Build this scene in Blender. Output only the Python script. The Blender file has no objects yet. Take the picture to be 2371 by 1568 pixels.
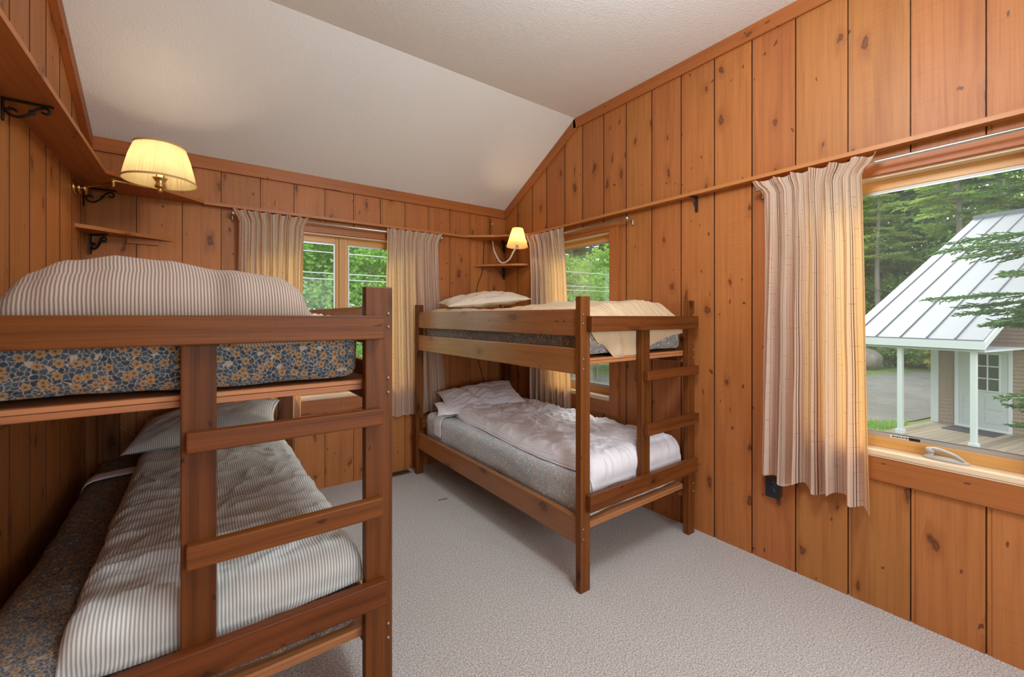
import bpy, math, random
from mathutils import Vector, noise, Matrix

SC = bpy.context.scene
COL = SC.collection
rnd = random.Random(7)
PI = math.pi

# ------------------------------------------------------------------ camera, world, lights, exposure
cam_d = bpy.data.cameras.new('camera')
cam_d.sensor_width = 36.0
cam_d.lens = 36.0 * 979.65 / 2371.0
cam_d.shift_y = -50.84 / 2371.0
cam_d.clip_start = 0.02
cam_d.clip_end = 300
cam = bpy.data.objects.new('camera', cam_d)
COL.objects.link(cam)
cam.location = (0, 0, 1.45)
cam.rotation_euler = (PI / 2, 0, -math.radians(36.316))
SC.camera = cam
cam_d.dof.use_dof = True
cam_d.dof.focus_distance = 3.4
cam_d.dof.aperture_fstop = 3.2

W = bpy.data.worlds.new('overcast_sky')
SC.world = W
W.use_nodes = True
bg = W.node_tree.nodes['Background']
bg.inputs[0].default_value = (0.91, 0.96, 1.0, 1)
bg.inputs[1].default_value = 3.6


def light(name, kind, loc, power, col=(1, 1, 1), rot=(0, 0, 0), **kw):
    d = bpy.data.lights.new(name, kind)
    d.energy = power
    d.color = col
    for k, v in kw.items():
        setattr(d, k, v)
    o = bpy.data.objects.new(name, d)
    COL.objects.link(o)
    o.location = loc
    o.rotation_euler = rot
    return o


# hazy sun coming from the right-hand side of the house
light('sun', 'SUN', (20, 0, 20), 5.0, (1.0, 0.95, 0.88), (0, math.radians(52), math.radians(36)), angle=math.radians(34))
# fill light added in a made-up opening behind the camera
light('rear_fill_light', 'AREA', (1.15, -1.27, 1.5), 23, (0.84, 0.93, 1.0), (math.radians(90), 0, 0),
      shape='RECTANGLE', size=2.4, size_y=1.5)
# unseen fill light added under the ceiling to brighten the room
light('ceiling_fill_light', 'POINT', (1.15, 0.60, 2.78), 74, (0.90, 0.95, 1.0), shadow_soft_size=0.22)
# sky portals in the three windows
for nm, loc, rot, sx, sy in (('portal_back', (0.995, 3.95, 1.47), (-PI / 2, 0, 0), 1.33, 1.35),
                             ('portal_side', (2.85, 2.72, 1.47), (0, PI / 2, 0), 1.35, 0.8),
                             ('portal_near', (2.85, 0.525, 1.47), (0, PI / 2, 0), 1.35, 0.85)):
    lp = light(nm, 'AREA', loc, 1.0, (1, 1, 1), rot, shape='RECTANGLE', size=sx, size_y=sy)
    lp.data.cycles.is_portal = True

SC.view_settings.view_transform = 'Standard'
SC.view_settings.look = 'None'
SC.view_settings.gamma = 1.0
SC.view_settings.exposure = 0.14
SC.view_settings.use_curve_mapping = False
SC.cycles.max_bounces = 10
SC.cycles.diffuse_bounces = 5
SC.cycles.transparent_max_bounces = 16
SC.cycles.caustics_reflective = False
SC.cycles.caustics_refractive = False
SC.cycles.sample_clamp_indirect = 6.0


# ------------------------------------------------------------------ node helper
class NT:
    def __init__(self, name):
        self.m = bpy.data.materials.new(name)
        self.m.use_nodes = True
        self.t = self.m.node_tree
        self.t.nodes.clear()
        self.out = self.t.nodes.new('ShaderNodeOutputMaterial')

    def n(self, typ, ins=None, **kw):
        x = self.t.nodes.new('ShaderNode' + typ)
        for k, v in kw.items():
            setattr(x, k, v)
        for k, v in (ins or {}).items():
            self.put(x.inputs[k], v)
        return x

    def put(self, sock, v):
        if isinstance(v, bpy.types.NodeSocket):
            self.t.links.new(v, sock)
        else:
            if isinstance(v, (tuple, list)) and sock.type == 'RGBA' and len(v) == 3:
                v = (*v, 1)
            sock.default_value = v

    def math(self, op, a, b=0.0, c=0.0):
        return self.n('Math', {0: a, 1: b, 2: c}, operation=op).outputs[0]

    def sstep(self, x, lo, hi, a=0.0, b=1.0):
        return self.n('MapRange', {0: x, 1: lo, 2: hi, 3: a, 4: b}, interpolation_type='SMOOTHSTEP').outputs[0]

    def mix(self, f, a, b, mode='MIX'):
        x = self.n('Mix', data_type='RGBA', blend_type=mode, clamp_factor=True)
        self.put(x.inputs[0], f)
        self.put(x.inputs[6], a)
        self.put(x.inputs[7], b)
        return x.outputs[2]

    def comb(self, x, y, z=0.0):
        return self.n('CombineXYZ', {0: x, 1: y, 2: z}).outputs[0]

    def noise(self, vec, scale=1.0, detail=3.0, rough=0.5, dist=0.0):
        return self.n('TexNoise', {'Vector': vec, 'Scale': scale, 'Detail': detail, 'Roughness': rough, 'Distortion': dist}).outputs['Fac']

    def uv(self):
        s = self.n('SeparateXYZ', {0: self.n('UVMap').outputs[0]})
        return s.outputs[0], s.outputs[1]

    def bump(self, h, strength=0.3, dist=0.01):
        return self.n('Bump', {'Height': h, 'Strength': strength, 'Distance': dist}).outputs[0]

    def principled(self, col, rough=0.5, normal=None, **kw):
        p = self.n('BsdfPrincipled', {'Base Color': col, 'Roughness': rough})
        if normal is not None:
            self.put(p.inputs['Normal'], normal)
        for k, v in kw.items():
            self.put(p.inputs[k.replace('_', ' ')], v)
        return p.outputs[0]

    def done(self, shader):
        self.t.links.new(shader, self.out.inputs[0])
        return self.m


def plain(name, col, rough=0.5, metal=0.0, **kw):
    t = NT(name)
    return t.done(t.principled(col, rough, Metallic=metal, **kw))


def wood(name, base, dark, knot, tint=0.25, knots=0.55, rough=0.42, saw=0.5, ring=0.5, spec=0.4, kscale=1.0):
    """Pine: one piece of wood for every ten units of U, grain along V."""
    t = NT(name)
    u, v = t.uv()
    idn = t.math('FLOOR', t.math('DIVIDE', u, 10.0))
    lu = t.math('SUBTRACT', u, t.math('MULTIPLY', idn, 10.0))
    wn = t.n('TexWhiteNoise', {'W': idn}, noise_dimensions='1D')
    rv, rc = wn.outputs['Value'], wn.outputs['Color']
    seed = t.math('MULTIPLY', idn, 3.713)
    # knots
    kv = t.comb(t.math('MULTIPLY_ADD', lu, 6.2 * kscale, seed), t.math('MULTIPLY_ADD', v, 2.6 * kscale, t.math('MULTIPLY', idn, 1.37)))
    warp = t.n('TexNoise', {'Vector': kv, 'Scale': 2.2, 'Detail': 3.0, 'Roughness': 0.6}).outputs['Color']
    kvw = t.n('VectorMath', {0: kv, 1: t.n('VectorMath', {0: warp, 1: (0.5, 0.42, 0)}, operation='MULTIPLY').outputs[0]}, operation='ADD').outputs[0]
    vo = t.n('TexVoronoi', {'Vector': kvw, 'Scale': 1.0, 'Randomness': 1.0}, voronoi_dimensions='2D')
    d = vo.outputs['Distance']
    ks = t.n('SeparateColor', {0: vo.outputs['Color']})
    sel = t.math('GREATER_THAN', ks.outputs[0], 1.0 - knots)
    size = t.math('MULTIPLY_ADD', ks.outputs[1], 0.09, 0.035)
    dn = t.math('DIVIDE', d, size)
    core = t.math('MULTIPLY', t.sstep(dn, 1.15, 0.55), sel)
    halo = t.math('MULTIPLY', t.sstep(dn, 3.2, 0.8), sel)
    # grain
    gw = t.math('MULTIPLY', t.noise(t.comb(t.math('MULTIPLY', lu, 3.0), t.math('MULTIPLY', v, 0.7), seed), 1.0, 2.0), 5.0)
    pull = t.math('MULTIPLY', t.math('POWER', 2.718, t.math('MULTIPLY', dn, -0.55)), t.math('MULTIPLY', sel, 3.5))
    ph = t.math('ADD', t.math('MULTIPLY_ADD', lu, 62.0, gw), pull)
    rings = t.math('MULTIPLY_ADD', t.math('SINE', t.math('MULTIPLY', ph, 2.2)), 0.5, 0.5)
    rings = t.math('POWER', rings, 2.0)
    fine = t.noise(t.comb(t.math('MULTIPLY', lu, 150.0), t.math('MULTIPLY', v, 2.5), seed), 1.0, 4.0, 0.6)
    broad = t.noise(t.comb(t.math('MULTIPLY', lu, 9.0), t.math('MULTIPLY', v, 0.9), seed), 1.0, 3.0)
    sawn = t.noise(t.comb(t.math('MULTIPLY', lu, 5.0), t.math('MULTIPLY', v, 140.0), seed), 1.0, 2.0)
    sawmask = t.sstep(t.noise(t.comb(t.math('MULTIPLY', lu, 2.0), t.math('MULTIPLY', v, 1.4), t.math('ADD', seed, 5.0)), 1.0, 1.0), 0.42, 0.62)
    f = t.math('MULTIPLY_ADD', rings, 0.30 * ring, t.math('MULTIPLY', t.sstep(fine, 0.42, 0.75), 0.34))
    f = t.math('ADD', f, t.math('MULTIPLY', t.sstep(broad, 0.45, 0.75), 0.34))
    col = t.mix(f, base, dark)
    col = t.mix(t.math('MULTIPLY', t.sstep(sawn, 0.5, 0.72), t.math('MULTIPLY', sawmask, 0.42 * saw)), col, dark)
    # board to board tint
    hsv = t.n('HueSaturation', {'Hue': t.math('MULTIPLY_ADD', t.n('SeparateColor', {0: rc}).outputs[1], 0.010, 0.495),
                                'Saturation': 1.0, 'Value': t.math('MULTIPLY_ADD', rv, tint * 1.6, 1.0 - tint * 0.8), 'Color': col})
    col = hsv.outputs[0]
    col = t.mix(t.math('MULTIPLY', halo, 0.45), col, dark)
    kcol = t.mix(t.sstep(dn, 0.75, 0.2), knot, tuple(0.4 * a + 0.6 * b for a, b in zip(knot, dark)))
    col = t.mix(t.math('MULTIPLY', core, 0.88), col, kcol)
    pv = t.n('TexVoronoi', {'Vector': t.n('VectorMath', {0: kvw, 1: (2.3, 2.6, 0)}, operation='MULTIPLY').outputs[0], 'Scale': 1.0}, voronoi_dimensions='2D')
    ps = t.n('SeparateColor', {0: pv.outputs['Color']})
    pin = t.math('MULTIPLY', t.sstep(pv.outputs['Distance'], 0.095, 0.05), t.math('GREATER_THAN', ps.outputs[0], 1.0 - knots * 0.35))
    col = t.mix(t.math('MULTIPLY', pin, 0.8), col, knot)
    h = t.math('ADD', t.math('MULTIPLY', fine, 0.5), t.math('MULTIPLY', t.math('MULTIPLY', sawn, sawmask), 0.8 * saw))
    nrm = t.bump(h, 0.22, 0.004)
    return t.done(t.principled(col, t.math('MULTIPLY_ADD', fine, 0.18, rough - 0.06), nrm, Specular_IOR_Level=spec))


WALL = wood('pine_panelling', (0.455, 0.168, 0.043), (0.26, 0.076, 0.0165), (0.075, 0.020, 0.008), tint=0.12, knots=0.55, rough=0.46, ring=0.4)
LEDGE = wood('pine_ledge', (0.50, 0.195, 0.057), (0.31, 0.095, 0.022), (0.09, 0.025, 0.008), tint=0.1, knots=0.25, rough=0.4, saw=0.1)
TRIM = wood('pine_trim', (0.40, 0.132, 0.031), (0.25, 0.069, 0.015), (0.085, 0.022, 0.008), tint=0.12, knots=0.3, rough=0.42, saw=0.2)
BUNK = wood('stained_pine', (0.168, 0.049, 0.0092), (0.038, 0.0095, 0.002), (0.03, 0.008, 0.003), tint=0.22, knots=0.35, rough=0.42, saw=0.15, ring=0.9, spec=0.22)
BUNKL = wood('honey_pine', (0.36, 0.15, 0.045), (0.19, 0.062, 0.015), (0.06, 0.018, 0.006), tint=0.12, knots=0.4, rough=0.26, saw=0.1, ring=0.6, spec=0.6)
PLY = wood('platform_edge', (0.52, 0.22, 0.085), (0.30, 0.10, 0.03), (0.1, 0.03, 0.01), tint=0.15, knots=0.05, rough=0.5, saw=0.0, ring=1.0)
SASH = wood('clear_fir', (0.66, 0.36, 0.115), (0.50, 0.24, 0.065), (0.3, 0.1, 0.03), tint=0.08, knots=0.0, rough=0.32, saw=0.0, ring=0.5)
SILLM = wood('pale_sill', (0.80, 0.62, 0.42), (0.66, 0.44, 0.25), (0.4, 0.2, 0.1), tint=0.06, knots=0.0, rough=0.4, saw=0.0, ring=0.3)
DECKM = wood('weathered_deck', (0.26, 0.205, 0.145), (0.15, 0.11, 0.075), (0.1, 0.07, 0.05), tint=0.3, knots=0.1, rough=0.8, saw=0.0)
BARK = wood('bark', (0.30, 0.26, 0.22), (0.13, 0.11, 0.09), (0.05, 0.04, 0.03), tint=0.3, knots=0.2, rough=0.9, saw=0.4)


def make_ceiling():
    t = NT('textured_ceiling')
    co = t.n('TexCoord').outputs['Object']
    h = t.noise(co, 70.0, 3.0, 0.6)
    h2 = t.n('TexVoronoi', {'Vector': co, 'Scale': 95.0}).outputs['Distance']
    hh = t.math('ADD', t.sstep(h, 0.45, 0.7), t.math('MULTIPLY', h2, -0.4))
    return t.done(t.principled((0.84, 0.85, 0.855), 0.75, t.bump(hh, 0.28, 0.004), Specular_IOR_Level=0.2))


def make_carpet():
    t = NT('loop_carpet')
    co = t.n('TexCoord').outputs['Object']
    a = t.noise(co, 150.0, 3.0, 0.8)
    b = t.noise(co, 90.0, 3.0, 0.6)
    c = t.noise(co, 1.6, 3.0, 0.5)
    vo = t.n('TexVoronoi', {'Vector': co, 'Scale': 170.0}).outputs['Distance']
    col = t.mix(t.sstep(a, 0.36, 0.64), (0.285, 0.265, 0.245), (0.79, 0.765, 0.735))
    col = t.mix(t.math('MULTIPLY', t.sstep(b, 0.5, 0.8), 0.35), col, (0.36, 0.31, 0.27))
    col = t.mix(t.math('MULTIPLY', t.sstep(c, 0.5, 0.75), 0.10), col, (0.45, 0.39, 0.34))
    h = t.math('ADD', t.math('MULTIPLY', vo, -0.8), a)
    return t.done(t.principled(col, 0.95, t.bump(h, 0.6, 0.006), Specular_IOR_Level=0.05, Sheen_Weight=0.15))


def make_floral(name, leaf, leaf2, vein, flower, scale=1.0, lighten=0.0):
    t = NT(name)
    u, v = t.uv()
    p0 = t.comb(t.math('MULTIPLY', u, scale), t.math('MULTIPLY', v, scale))
    wob = t.n('TexNoise', {'Vector': p0, 'Scale': 55.0, 'Detail': 2.0}).outputs['Color']
    p = t.n('VectorMath', {0: p0, 1: t.n('VectorMath', {0: wob, 1: (0.030, 0.030, 0)}, operation='MULTIPLY').outputs[0]}, operation='ADD').outputs[0]
    pl = t.n('VectorMath', {0: p, 1: (36.0, 36.0, 0)}, operation='MULTIPLY').outputs[0]
    edge = t.n('TexVoronoi', {'Vector': pl, 'Scale': 1.0}, voronoi_dimensions='2D', feature='DISTANCE_TO_EDGE').outputs['Distance']
    cellc = t.n('SeparateColor', {0: t.n('TexVoronoi', {'Vector': pl, 'Scale': 1.0}, voronoi_dimensions='2D').outputs['Color']})
    lcol = t.mix(cellc.outputs[0], leaf, leaf2)
    lm = t.math('MULTIPLY', t.sstep(edge, 0.035, 0.085), t.math('GREATER_THAN', cellc.outputs[1], 0.05))
    col = t.mix(lm, vein, lcol)
    pf = t.n('VectorMath', {0: p0, 1: (15.0, 15.0, 0)}, operation='MULTIPLY').outputs[0]
    vf = t.n('TexVoronoi', {'Vector': pf, 'Scale': 1.0, 'Randomness': 0.85}, voronoi_dimensions='2D')
    df = t.n('SeparateXYZ', {0: t.n('VectorMath', {0: pf, 1: vf.outputs['Position']}, operation='SUBTRACT').outputs[0]})
    ang = t.math('ARCTAN2', df.outputs[1], df.outputs[0])
    pet = t.math('ADD', t.math('MULTIPLY_ADD', t.math('ABSOLUTE', t.math('SINE', t.math('MULTIPLY', ang, 2.5))), 0.12, 0.24), t.math('MULTIPLY', t.math('SUBTRACT', t.noise(p0, 120.0, 1.0), 0.5), 0.16))
    fsel = t.n('SeparateColor', {0: vf.outputs['Color']}).outputs[0]
    fm = t.math('MULTIPLY', t.math('LESS_THAN', vf.outputs['Distance'], pet), t.math('GREATER_THAN', fsel, 0.25))
    fcol = t.mix(t.sstep(vf.outputs['Distance'], 0.06, 0.3), tuple(c * 0.75 for c in flower), tuple(min(1, c * 1.15) for c in flower))
    col = t.mix(fm, col, fcol)
    cm = t.math('MULTIPLY', t.sstep(vf.outputs['Distance'], 0.085, 0.05), t.math('GREATER_THAN', fsel, 0.25))
    col = t.mix(t.math('MULTIPLY', cm, 0.9), col, (0.06, 0.03, 0.02))
    weave = t.noise(p0, 900.0, 1.0)
    return t.done(t.principled(col, 0.85, t.bump(weave, 0.12, 0.002), Specular_IOR_Level=0.15))


def make_stripe(name, light_c, dark_c, pitch=0.0125, duty=0.42):
    t = NT(name)
    u, v = t.uv()
    w = t.math('MULTIPLY', t.noise(t.comb(u, v), 14.0, 2.0), 0.004)
    s = t.math('FRACT', t.math('DIVIDE', t.math('ADD', u, w), pitch))
    m = t.math('MULTIPLY', t.sstep(s, 0.0, 0.12), t.sstep(s, duty + 0.12, duty))
    mott = t.noise(t.comb(t.math('MULTIPLY', u, 300.0), t.math('MULTIPLY', v, 300.0)), 1.0, 1.0)
    col = t.mix(m, light_c, dark_c)
    col = t.mix(t.math('MULTIPLY', mott, 0.12), col, dark_c)
    return t.done(t.principled(col, 0.85, t.bump(mott, 0.08, 0.002), Specular_IOR_Level=0.15, Sheen_Weight=0.1))


def make_curtain():
    t = NT('slub_linen_curtain')
    u, v = t.uv()

    def line(period, off, w, soft=0.4):
        s = t.math('ABSOLUTE', t.math('SUBTRACT', t.math('FRACT', t.math('DIVIDE', t.math('ADD', u, off), period)), 0.5))
        return t.sstep(s, w / period, w / period * soft)
    wob = t.noise(t.comb(t.math('MULTIPLY', u, 3.0), t.math('MULTIPLY', v, 12.0)), 1.0, 2.0)
    base = t.mix(t.noise(t.comb(t.math('MULTIPLY', u, 400.0), t.math('MULTIPLY', v, 8.0)), 1.0, 2.0), (0.90, 0.78, 0.63), (0.84, 0.70, 0.54))
    slub = t.noise(t.comb(t.math('MULTIPLY', u, 11.0), t.math('MULTIPLY', v, 130.0)), 1.0, 2.0, 0.55)
    base = t.mix(t.math('MULTIPLY', t.sstep(slub, 0.63, 0.71), 0.55), base, (0.36, 0.23, 0.14))
    l1 = t.math('MAXIMUM', line(0.083, 0.0, 0.0030, 0.6), line(0.083, 0.011, 0.0022, 0.6))
    l2 = t.math('MAXIMUM', line(0.083, 0.047, 0.0015, 0.6), line(0.166, 0.028, 0.0012, 0.6))
    l3 = line(0.166, 0.06, 0.009, 0.8)
    col = t.mix(t.math('MULTIPLY', l3, 0.3), base, (0.60, 0.45, 0.33))
    col = t.mix(t.math('MULTIPLY', l2, 0.65), col, (0.24, 0.13, 0.08))
    col = t.mix(t.math('MULTIPLY', l1, 0.88), col, (0.10, 0.05, 0.035))
    nrm = t.bump(t.math('ADD', slub, wob), 0.06, 0.002)
    dif = t.n('BsdfDiffuse', {'Color': col, 'Normal': nrm}).outputs[0]
    tr = t.n('BsdfTranslucent', {'Color': t.mix(1.0, col, (1.0, 0.60, 0.22), 'MULTIPLY'), 'Normal': nrm}).outputs[0]
    return t.done(t.n('MixShader', {0: 0.5, 1: dif, 2: tr}).outputs[0])


def make_glass():
    t = NT('window_glass')
    fr = t.n('Fresnel', {'IOR': 1.45}).outputs[0]
    tr = t.n('BsdfTransparent', {'Color': (0.96, 0.98, 0.97, 1)}).outputs[0]
    gl = t.n('BsdfGlossy', {'Color': (1, 1, 1, 1), 'Roughness': 0.02}).outputs[0]
    return t.done(t.n('MixShader', {0: t.math('MULTIPLY', fr, 0.35), 1: tr, 2: gl}).outputs[0])


def make_screen():
    t = NT('insect_screen_mesh')
    tr = t.n('BsdfTransparent', {'Color': (1, 1, 1, 1)}).outputs[0]
    df = t.n('BsdfDiffuse', {'Color': (0.42, 0.46, 0.46, 1)}).outputs[0]
    return t.done(t.n('MixShader', {0: 0.13, 1: tr, 2: df}).outputs[0])


def make_shade(name, col, tcol, fac=0.55):
    t = NT(name)
    u, v = t.uv()
    fold = t.noise(t.comb(t.math('MULTIPLY', u, 60.0), t.math('MULTIPLY', v, 3.0)), 1.0, 2.0)
    c = t.mix(t.sstep(fold, 0.4, 0.7), col, tuple(x * 0.82 for x in col))
    dif = t.n('BsdfDiffuse', {'Color': c}).outputs[0]
    tr = t.n('BsdfTranslucent', {'Color': tcol}).outputs[0]
    return t.done(t.n('MixShader', {0: fac, 1: dif, 2: tr}).outputs[0])


def make_leaf(name, a, b, trans=0.35):
    t = NT(name)
    r = t.n('NewGeometry').outputs['Random Per Island']
    co = t.n('TexCoord').outputs['Object']
    big = t.noise(co, 0.9, 2.0)
    col = t.mix(t.math('MULTIPLY_ADD', r, 0.6, t.math('MULTIPLY', t.sstep(big, 0.35, 0.65), 0.4)), a, b)
    dif = t.n('BsdfDiffuse', {'Color': col}).outputs[0]
    tr = t.n('BsdfTranslucent', {'Color': t.mix(1.0, col, (1.0, 1.0, 0.5, 1), 'MULTIPLY')}).outputs[0]
    return t.done(t.n('MixShader', {0: trans, 1: dif, 2: tr}).outputs[0])


def make_ground(name, cols, scale, rough=0.95, bump=0.4):
    t = NT(name)
    co = t.n('TexCoord').outputs['Object']
    a = t.noise(co, scale, 4.0, 0.6)
    b = t.noise(co, scale * 14, 2.0, 0.6)
    col = t.mix(t.sstep(a, 0.35, 0.65), cols[0], cols[1])
    col = t.mix(t.math('MULTIPLY', t.sstep(b, 0.45, 0.7), 0.5), col, cols[2])
    return t.done(t.principled(col, rough, t.bump(b, bump, 0.02), Specular_IOR_Level=0.1))


def make_siding():
    t = NT('brown_clapboard')
    u, v = t.uv()
    g = t.noise(t.comb(t.math('MULTIPLY', u, 2.0), t.math('MULTIPLY', v, 40.0)), 1.0, 3.0)
    return t.done(t.principled(t.mix(g, (0.20, 0.14, 0.10), (0.30, 0.22, 0.165)), 0.8))


def make_metal_roof():
    t = NT('standing_seam_metal')
    co = t.n('TexCoord').outputs['Object']
    g = t.noise(co, 0.8, 2.0)
    return t.done(t.principled(t.mix(g, (0.105, 0.112, 0.127), (0.120, 0.127, 0.142)), 0.5, Metallic=0.1))


CEIL = make_ceiling()
CARPET = make_carpet()
FLORAL = make_floral('blue_floral_cotton', (0.030, 0.050, 0.072), (0.075, 0.105, 0.13), (0.42, 0.345, 0.28), (0.34, 0.205, 0.10), scale=2.1)
FLORALB = make_floral('lightened_blue_floral_cotton', (0.30, 0.41, 0.49), (0.48, 0.57, 0.62), (0.82, 0.84, 0.85), (0.64, 0.52, 0.42), scale=3.0)  # lightened to stand in for window light on the lower bunk
FLORALM = make_floral('blue_grey_floral_cotton', (0.085, 0.13, 0.175), (0.18, 0.24, 0.28), (0.60, 0.58, 0.54), (0.50, 0.34, 0.20), scale=2.6)
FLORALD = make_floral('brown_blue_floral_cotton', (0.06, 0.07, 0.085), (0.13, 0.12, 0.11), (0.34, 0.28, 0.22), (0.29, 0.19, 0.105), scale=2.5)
STRIPE = make_stripe('cream_ticking', (0.50, 0.395, 0.31), (0.19, 0.15, 0.13), 0.0086, 0.48)  # one ticking cloth; warm and window light put into its tints
STRIPEW = make_stripe('white_ticking', (0.76, 0.77, 0.725), (0.35, 0.36, 0.345), 0.0100, 0.46)
STRIPEL = make_stripe('cool_tinted_ticking', (0.84, 0.84, 0.88), (0.68, 0.67, 0.71), 0.0085, 0.24)
STRIPET = make_stripe('warm_tinted_ticking', (0.68, 0.52, 0.33), (0.53, 0.39, 0.24), 0.0090, 0.3)
WHITEC = plain('white_cotton', (0.70, 0.70, 0.71), 0.85, Specular_IOR_Level=0.1)
CREAMC = plain('cream_cotton', (0.74, 0.66, 0.54), 0.85, Specular_IOR_Level=0.1)
LAVC = plain('lavender_cotton', (0.74, 0.75, 0.82), 0.85, Specular_IOR_Level=0.1)
CURT = make_curtain()
GLASS = make_glass()
SCREEN = make_screen()
IRON = plain('black_iron', (0.018, 0.014, 0.012), 0.5, 0.4)
BRASS = plain('polished_brass', (0.80, 0.56, 0.24), 0.22, 1.0)
CHROME = plain('brushed_steel', (0.62, 0.62, 0.61), 0.3, 1.0)
BOLTM = plain('zinc_bolt', (0.30, 0.28, 0.26), 0.5, 0.8)
ALU = plain('grey_aluminium', (0.42, 0.41, 0.38), 0.45, 0.3)
CRANKM = plain('taupe_enamel', (0.42, 0.40, 0.36), 0.35)
BLACKP = plain('black_plastic', (0.014, 0.016, 0.020), 0.35)
DARKIN = plain('dark_recess', (0.01, 0.008, 0.006), 0.8)
WHITEP = plain('white_plastic', (0.75, 0.70, 0.64), 0.35)
WHITEPT = plain('white_house_paint', (0.50, 0.51, 0.53), 0.5)
DOORPT = plain('pale_door_paint', (0.39, 0.41, 0.405), 0.45)
VENTM = plain('brown_vent_metal', (0.12, 0.085, 0.06), 0.5, 0.3)
STICKW = plain('white_sticker', (0.70, 0.70, 0.68), 0.5)
SHADE1 = make_shade('pleated_cream_shade', (0.80, 0.66, 0.36), (0.95, 0.78, 0.42), 0.5)
SHADE2 = make_shade('amber_paper_shade', (0.74, 0.52, 0.28), (0.95, 0.62, 0.25), 0.5)
SIDING = make_siding()
ROOFM = make_metal_roof()
GRASS = make_ground('lawn_grass', ((0.10, 0.17, 0.045), (0.17, 0.23, 0.07), (0.22, 0.24, 0.10)), 1.2)
GRAVEL = make_ground('grey_gravel', ((0.17, 0.163, 0.15), (0.215, 0.203, 0.187), (0.13, 0.125, 0.116)), 0.6)
ROCK = make_ground('boulder_stone', ((0.20, 0.18, 0.155), (0.29, 0.26, 0.225), (0.12, 0.11, 0.10)), 2.0, bump=0.8)
LEAFB = make_leaf('bright_maple_leaves', (0.13, 0.30, 0.06), (0.36, 0.56, 0.16), 0.45)
LEAFM = make_leaf('mid_green_leaves', (0.13, 0.27, 0.07), (0.34, 0.52, 0.16), 0.45)
LEAFD = make_leaf('dark_conifer_needles', (0.07, 0.155, 0.065), (0.21, 0.34, 0.13), 0.4)
LEAFS = make_leaf('spruce_needles', (0.04, 0.10, 0.04), (0.13, 0.24, 0.085), 0.3)
LEAFG = make_leaf('backlit_conifer_needles', (0.18, 0.29, 0.07), (0.46, 0.58, 0.18), 0.5)
YEL = make_leaf('yellow_blossom', (0.55, 0.42, 0.06), (0.70, 0.60, 0.12))
WIREM = plain('pale_cable', (0.40, 0.42, 0.42), 0.6)
DOORGL = plain('dark_door_glass', (0.025, 0.04, 0.03), 0.08, Specular_IOR_Level=0.8)
MATM = plain('charcoal_rubber', (0.035, 0.035, 0.04), 0.85)


# ------------------------------------------------------------------ mesh helper
_wid = [0]


def wid():
    _wid[0] = (_wid[0] + 1) % 97
    return _wid[0]


def root_loc(o):
    while o.parent:
        o = o.parent
    return Vector(o.location)


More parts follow.
